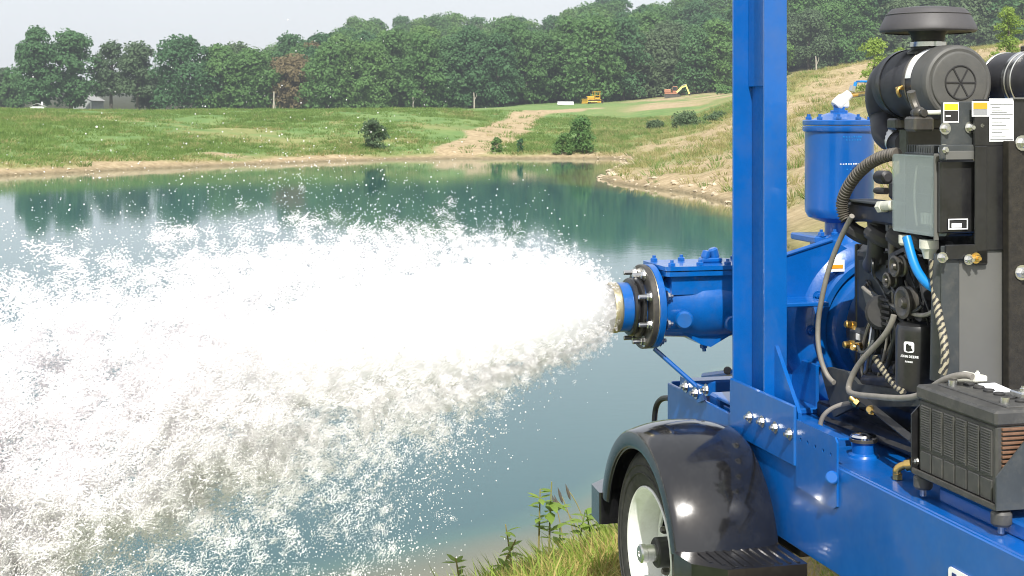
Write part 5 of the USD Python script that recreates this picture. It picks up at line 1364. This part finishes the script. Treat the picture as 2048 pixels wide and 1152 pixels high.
sp_ = sg.Polygon([(BW0 + .014, BZ0 - .006), (BW0 + .014, BZ0 + .07), (BW0 - .07, BZ0 + .16), (BW1 - .01, BZ0 + .16), (BW1 - .01, BZ0 - .006)])
P('tray_end', plate(sp_, (BL1 - .022, 0, 0), (0, 1, 0), (0, 0, 1), .005), 'grey_dark', parent=ty)
sp2 = sg.Polygon([(BW0 + .012, BZ0 - .006), (BW0 + .012, BZ0 + .14), (BW0 - .03, BZ0 + .18), (BW1 - .01, BZ0 + .18), (BW1 - .01, BZ0 - .006)])
P('tray_end', plate(sp2, (BL0 + .013, 0, 0), (0, 1, 0), (0, 0, 1), .005), 'black', parent=ty)
for l in (BL0 + .0, BL1 + .0):
    P('rubber_foot', lathe([(0, 0), (.020, 0), (.024, .006), (.024, .028), (.020, .034), (0, .034)], (l, BW0 - .012, BZ0 - .046), EZ, 20), 'battery', parent=ty)
    P('foot_stud', cyl((l, BW0 - .012, BZ0 - .064), (l, BW0 - .012, BZ0 - .044), .008, 10), 'steel', parent=ty)
P('tray_bolt', hexbolt((BL0 + .016, BW0 - .005, BZ0 + .02), EY, .008, .008), 'steel', parent=ty)

# --- filler cap and elbow on the tank top
fcq = onz(1727, 905, ZT)
fz = ZT
fpn = P('filler_neck', lathe([(0, 0), (.045, 0), (.042, .006), (.032, .010), (.032, .045), (0, .045)], fcq - EZ * .01, EZ, 32), 'blue', 'blue filler neck with chrome cap')
P('filler_cap', lathe([(.033, .040), (.037, .042), (.037, .056), (.033, .062), (.02, .066), (0, .068)], fcq - EZ * .01, EZ, 36), 'chrome', parent=fpn)
P('cap_rim', lathe([(.0372, .041), (.0385, .042), (.0385, .050), (.0372, .051)], fcq - EZ * .01, EZ, 36), 'dark_steel', parent=fpn)
eq = onz(1795, 958, ZT - .008)
P('elbow_fitting', cat(cyl(eq, eq + EZ * .014, .014, 6), tube([eq + EZ * .012, eq + EZ * .026, eq + EZ * .036 + np.array([-.008, -.01, 0]), eq + EZ * .042 + np.array([-.02, -.022, 0])], .011, 12), lathe([(0, 0), (.015, 0), (.015, .016), (0, .016)], eq + EZ * .038 + np.array([-.014, -.016, 0]), (-.6, -.7, .3), 12)), 'brass', 'brass elbow on the tank')
ev = eq + EZ * .042 + np.array([-.03, -.03, 0.006])
P('yellow_ring', cyl(ev, ev + np.array([-.007, -.008, .003]), .0165, 18), 'yellow')
P('fuel_hose', tube([ev, ev + np.array([-.05, -.05, .012]), ev + np.array([-.12, -.08, .012]), ev + np.array([-.2, -.14, .02])], .009, 10), 'hose_black')
# --- badge with the first letter of a name, cut by the picture's edge
n0 = onw(1899, 1129, -.2995)
bd = sg.Polygon([(0, 0), (.0, -.115), (-.40, -.115), (-.40, .0)]).buffer(-.012).buffer(.012, 6)
bdg = P('name_badge', plate(bd, (n0[0], -.2985, n0[2] - .002), (1, 0, 0), (0, 0, 1), -.0025), 'white_print', 'white badge cut off by the lower edge')
tm = text_poly('N', .085)
vv = tm.vertices.copy()
tm.vertices = np.c_[n0[0] - .055 - vv[:, 0], np.full(len(vv), -.2955) + vv[:, 2] * 1.0, n0[2] - .100 + vv[:, 1] + 0 * vv[:, 0]]
tm.invert()
P('badge_letter', tm, 'navy_print', parent=bdg, smooth=False)
# ------------------------------------------------------------------ the jet of water
M['spray'] = usdkit.material(stage, '/World/Looks/white_water', {
    'd': ('diffuse_bsdf', {'color': (0.97, 0.972, 0.975)}), 't': ('translucent_bsdf', {'color': (0.97, 0.972, 0.975)}), 'mx': ('mix_closure', {'fac': 0.18})},
    [('d.BSDF', 'mx.closure1'), ('t.BSDF', 'mx.closure2')], surface='mx.closure')
M['drops'] = usdkit.material(stage, '/World/Looks/spray_drops', {
    'd': ('diffuse_bsdf', {'color': (0.985, 0.972, 0.982)}), 't': ('translucent_bsdf', {'color': (0.985, 0.972, 0.982)}), 'mx': ('mix_closure', {'fac': 0.5})},
    [('d.BSDF', 'mx.closure1'), ('t.BSDF', 'mx.closure2')], surface='mx.closure')
M['foam'] = usdkit.material(stage, '/World/Looks/aerated_water', {
    'p': ('principled_bsdf', {'base_color': (0.97, 0.972, 0.975), 'roughness': 0.6, 'specular_ior_level': 0.2, 'subsurface_weight': 1.0, 'subsurface_scale': 0.10, 'subsurface_radius': (1.0, 1.0, 1.0)})}, [], surface='p.BSDF')
jet = thing('water_jet', 'white jet of pumped water breaking into spray over the pond', 'water', (0, 0, 0), kind='stuff')
JO = TORG + np.array([-.42 * SA + .0 * CA, .42 * CA, 0.0]); JO = np.array([TORG[0] - .42 * SA - (-.012) * CA, TORG[1] + .42 * CA - (-.012) * SA, 1.052])
JD = np.array([-CA, -SA, 0.0]); JS = np.array([-SA, CA, 0.0])
rngJ = np.random.default_rng(2024)
G_ = 9.81


def fly(n, v, t, up, side, r0):
    """Positions (world) of drops that left the nozzle t seconds ago."""
    ce, cs_ = np.cos(up), np.cos(side)
    vel = v[:, None] * (ce[:, None] * cs_[:, None] * JD + ce[:, None] * np.sin(side)[:, None] * JS + np.sin(up)[:, None] * np.array([0, 0, 1]))
    a = rngJ.uniform(0, 2 * PI, n); q = r0 * np.sqrt(rngJ.random(n))
    p = JO + vel * t[:, None] + (q * np.cos(a))[:, None] * JS + (q * np.sin(a))[:, None] * np.array([0, 0, 1.])
    p[:, 2] -= .5 * G_ * t ** 2
    vel = vel.copy(); vel[:, 2] -= G_ * t
    return p, vel


# opaque white heart of the jet, from the nozzle until it has broken up
nr_, na_ = 260, 150
dd = np.linspace(-.02, 1.6, nr_)
V = []
for i, s in enumerate(dd):
    t = s / 6.6
    c = JO + JD * s - np.array([0, 0, .5 * G_ * t * t])
    r = np.interp(s, [0, .03, .08, .2, .5, .9, 1.3, 1.6], [.074, .080, .108, .150, .185, .185, .12, .012])
    a = 2 * PI * np.arange(na_) / na_
    dv = JS * np.cos(a)[:, None] + np.array([0, 0, 1.]) * np.sin(a)[:, None]
    V.append(np.c_[np.repeat(c[None], na_, 0), dv, np.full(na_, r), np.full(na_, s)])
V = np.vstack(V)
pos0 = V[:, :3] + V[:, 3:6] * V[:, 6:7]
amp = np.clip((V[:, 7] - .015) / .16, 0, 1)
q_ = pos0 + (noise3(pos0 * 3.0, 3, 2) - .5)[:, None] * .25
nA = np.abs(noise3(q_ * 5.0, 7, 2, .5) - .5) * 2; nB = np.abs(noise3(q_ * 13.0, 17, 2, .5) - .5) * 2; nC = noise3(q_ * 34.0, 27, 4, .6) - .5
rad_ = V[:, 6] * (1 + .03 * nC + amp * (.34 * (nA - .25) + .16 * (nB - .25) + .30 * nC))
VV = V[:, :3] + V[:, 3:6] * np.maximum(rad_, .02)[:, None] + JD * ((nC * .10 + (nB - .25) * .06) * amp)[:, None]
i_, k_ = np.meshgrid(np.arange(nr_ - 1), np.arange(na_), indexing='ij')
a = (i_ * na_ + k_).ravel(); b = (i_ * na_ + (k_ + 1) % na_).ravel(); c = a + na_; e = b + na_
FF = np.vstack([np.c_[a, b, e], np.c_[a, e, c]])
part(jet, 'jet_core', T(VV, FF), M['foam'], smooth=60)

ico0 = trimesh.creation.icosphere(0)
octa = T([(1, 0, 0), (-1, 0, 0), (0, 1, 0), (0, -1, 0), (0, 0, 1), (0, 0, -1)], [(0, 2, 4), (2, 1, 4), (1, 3, 4), (3, 0, 4), (2, 0, 5), (1, 2, 5), (3, 1, 5), (0, 3, 5)])


def cluster(seed, n, strands, rmin, rmax):
    g = np.random.default_rng(seed)
    out = []
    for i in range(n):
        p = g.normal(0, 1, 3); p *= .80 * g.random() ** .42 / np.linalg.norm(p)
        r = rmin + (rmax - rmin) * g.random() ** 2.5
        m = (ico0 if r > .5 * rmax else octa).copy()
        m.vertices = m.vertices * r * np.array([g.uniform(1, 1.9), g.uniform(.7, 1.1), g.uniform(.7, 1.1)]) + p
        out.append(m)
    for i in range(strands):
        p = g.normal(0, .22, 3); d = np.array([1, g.normal(0, .5), g.normal(0, .5)]); L = g.uniform(.3, .7)
        q = np.array([p + d * L * t + g.normal(0, .05, 3) for t in np.linspace(-.5, .5, 5)])
        out.append(tube(q, np.array([.008, .026, .018, .028, .008]) * g.uniform(.6, 1.2), 4, False))
    return cat(*out)


sp = UsdGeom.PointInstancer.Define(stage, f'{jet.GetPath()}/spray')
sp.GetPrim().SetCustomDataByKey('kind', 'stuff')
protos_j = [cluster(k, 82, 5, .012, .046) for k in range(5)] + [cluster(20 + k, 48, 1, .011, .034) for k in range(3)] + [ico0.copy()]
for k, m in enumerate(protos_j):
    q = usdkit.mesh(stage, f'{sp.GetPath()}/drops_{k + 1:03d}', m, M['drops'], False)
    sp.GetPrototypesRel().AddTarget(q.GetPath())
PP, SC, KI, VE = [], [], [], []


def add(n, v, t, up, side, r0, size, kinds_, single=False):
    p, vel = fly(n, v, t, up, side, r0)
    dist = np.linalg.norm(p - JO, axis=1)
    s = size(dist, n)
    ok = (p[:, 2] > WATER)
    PP.append(p[ok]); VE.append(vel[ok]); SC.append(s[ok]); KI.append(rngJ.choice(kinds_, n)[ok])


N_ = rngJ.normal
# skin of the dense heart, flaring at once from the lip
SK = lambda d: np.interp(d, [0, .03, .08, .2, .5, 1.0, 2.0, 3.0], [.076, .085, .112, .155, .205, .25, .30, .33])


def skin(n, dmax, out_, size, kinds_, below=0.0, power=1.0):
    """Clumps of drops round the heart: out_(d, n) metres outside its skin."""
    d = dmax * rngJ.random(n) ** power
    t = d / 6.6
    a = rngJ.uniform(0, 2 * PI, n)
    a = np.where(rngJ.random(n) < below, rngJ.uniform(PI * .93, PI * 1.55, n), a)
    r = SK(d) + out_(d, n)
    p = JO + JD * d[:, None] + (r * np.cos(a) * .8)[:, None] * JS + (r * np.sin(a))[:, None] * np.array([0, 0, 1.])
    p[:, 2] -= .5 * G_ * t ** 2
    v = np.repeat(JD[None] * 6.6, n, 0) + (np.cos(a) * 1.2)[:, None] * JS + (np.sin(a) * 1.2 - 0)[:, None] * np.array([0, 0, 1.]); v[:, 2] -= G_ * t
    PP.append(p); VE.append(v); SC.append(size(d, n)); KI.append(rngJ.choice(kinds_, n))


def halo(n, reach, lo, hi, up=1.0):
    """Single drops thinning out smoothly away from the heart."""
    a = rngJ.uniform(0, 2 * PI, n)
    a = np.where((np.sin(a) < 0) & (rngJ.random(n) < up - 1), -a, a)
    d = 2.75 * rngJ.random(n) ** .8
    r = SK(d) - .03 + rngJ.exponential(1.0, n) * reach * np.clip(.25 + d, .3, 1.4)
    t = d / 6.6
    p = JO + JD * d[:, None] + (r * np.cos(a) * .75)[:, None] * JS + (r * np.sin(a))[:, None] * np.array([0, 0, 1.])
    p[:, 2] -= .5 * G_ * t ** 2
    v = np.repeat(JD[None] * 6.0, n, 0); v[:, 2] += np.sin(a) * 1.5 - G_ * t
    PP.append(p); VE.append(v); SC.append(lo + (hi - lo) * rngJ.random(n) ** 2.2); KI.append(np.full(n, 8))


skin(4200, 2.7, lambda d, n: .008 + np.abs(N_(0, .06, n)) * (.5 + d), lambda d, n: (.014 + .026 * np.minimum(d, 2.0)) * rngJ.uniform(.5, 1.2, n), [0, 1, 2, 3, 4])
skin(2400, .5, lambda d, n: .004 + np.abs(N_(0, .035, n)), lambda d, n: (.008 + .022 * d) * rngJ.uniform(.5, 1.2, n), [0, 1, 2, 3, 4])
skin(3600, 2.6, lambda d, n: .01 + np.abs(N_(0, .07, n)) * np.clip(d, .25, 1.3), lambda d, n: (.013 + .026 * np.minimum(d, 2.0)) * rngJ.uniform(.45, 1.2, n), [0, 1, 2, 3, 4, 5, 6], below=.6)
skin(3600, 2.7, lambda d, n: .01 + np.abs(N_(0, .10, n)) * np.clip(d * 1.2, .3, 1.3), lambda d, n: (.012 + .022 * np.minimum(d, 2.0)) * rngJ.uniform(.5, 1.2, n), [5, 6, 7, 0, 3], below=.95)
def fill(n, d0, d1, size, kinds_, wide=1.2, sink=0.0):
    """Torn water right through the jet once its heart has broken up."""
    d = d0 + (d1 - d0) * rngJ.random(n)
    a = rngJ.uniform(0, 2 * PI, n); r = SK(d) * wide * np.sqrt(rngJ.random(n))
    t = d / 6.6
    p = JO + JD * d[:, None] + (r * np.cos(a) * .7)[:, None] * JS + (r * np.sin(a) - sink * (d - d0))[:, None] * np.array([0, 0, 1.])
    p[:, 2] -= .5 * G_ * t ** 2
    v = np.repeat(JD[None] * 6.6, n, 0); v[:, 2] += np.sin(a) * 1.0 - G_ * t
    PP.append(p); VE.append(v); SC.append(size(d, n)); KI.append(rngJ.choice(kinds_, n))


fill(4200, .75, 2.75, lambda d, n: (.020 + .020 * np.minimum(d, 2.0)) * rngJ.uniform(.5, 1.3, n), [0, 1, 2, 3, 4], 1.25)
fill(2600, 1.0, 2.75, lambda d, n: (.018 + .020 * np.minimum(d, 2.0)) * rngJ.uniform(.5, 1.2, n), [0, 1, 2, 5, 6], 1.5, .10)
# slower water falling out below, on our side of the jet
n = 3200
add(n, rngJ.uniform(2.2, 5.2, n), rngJ.uniform(0.04, .60, n), N_(-.03, .12, n), N_(-.12, .11, n), .07, lambda d, n: (.014 + .024 * np.minimum(d, 2.2)) * rngJ.uniform(.35, 1.2, n), [5, 6, 7, 0])
n = 26000
add(n, rngJ.uniform(1.8, 5.5, n), rngJ.uniform(0.04, .66, n), N_(-.02, .16, n), N_(-.08, .15, n), .07, lambda d, n: .0011 + .0022 * rngJ.random(n) ** 2.2, [8])
halo(70000, .085, .0009, .0027, 1.35)
halo(9000, .16, .0009, .0027, 1.5)
n = 1900
add(n, rngJ.uniform(3.0, 7.0, n), rngJ.uniform(0.1, .6, n), N_(.26, .16, n), N_(0, .18, n), .07, lambda d, n: .0012 + .0026 * rngJ.random(n) ** 2, [8])
PP = np.vstack(PP); VE = np.vstack(VE); SC = np.concatenate(SC); KI = np.concatenate(KI)
# turbulence bunches the drops together
wv_ = np.stack([noise3(PP * 3.4 + k * 31, 60 + k, 3, .6) - .5 for k in range(3)], 1)
PP = PP + wv_ * (np.clip(np.linalg.norm(PP - JO, axis=1), 0, 1.6) * .20)[:, None]
keepj = (noise3(PP * 5.5, 99, 3, .6) > .36) | (rngJ.random(len(PP)) < .45)
PP, VE, SC, KI = PP[keepj], VE[keepj], SC[keepj], KI[keepj]
yaw = np.arctan2(VE[:, 1], VE[:, 0]); pit = -np.arctan2(VE[:, 2], np.hypot(VE[:, 0], VE[:, 1])) + rngJ.normal(0, .35, len(PP)); rol = rngJ.uniform(0, 2 * PI, len(PP))
cy, sy, cp_, sp_2, cr, sr = np.cos(yaw / 2), np.sin(yaw / 2), np.cos(pit / 2), np.sin(pit / 2), np.cos(rol / 2), np.sin(rol / 2)
qw = cr * cp_ * cy + sr * sp_2 * sy; qx = sr * cp_ * cy - cr * sp_2 * sy; qy = cr * sp_2 * cy + sr * cp_ * sy; qz = cr * cp_ * sy - sr * sp_2 * cy
sp.CreatePositionsAttr(Vt.Vec3fArray.FromNumpy(PP.astype(np.float32)))
sp.CreateScalesAttr(Vt.Vec3fArray.FromNumpy(np.repeat(SC[:, None], 3, 1).astype(np.float32)))
sp.CreateProtoIndicesAttr(Vt.IntArray.FromNumpy(KI.astype(np.int32)))
sp.CreateOrientationsAttr(Vt.QuathArray([Gf.Quath(float(a), float(b), float(c), float(d)) for a, b, c, d in zip(qw, qx, qy, qz)]))
print('spray', len(PP))
# ------------------------------------------------------------------ the hazy summer air
M['haze'] = usdkit.material(stage, '/World/Looks/haze', {'v': ('principled_volume', {'color': (0.86, 0.92, 1.0), 'density': 0.0004, 'anisotropy': 0.25})}, [], volume='v.volume')
hz = trimesh.creation.box([1600, 1300, 62.0])
hz.apply_translation([0, 250, -4.6 + 31.0])
tag(usdkit.mesh(stage, '/World/haze', hz, M['haze'], False).GetPrim(), 'pale summer haze in the air over the pond', 'haze', kind='stuff')
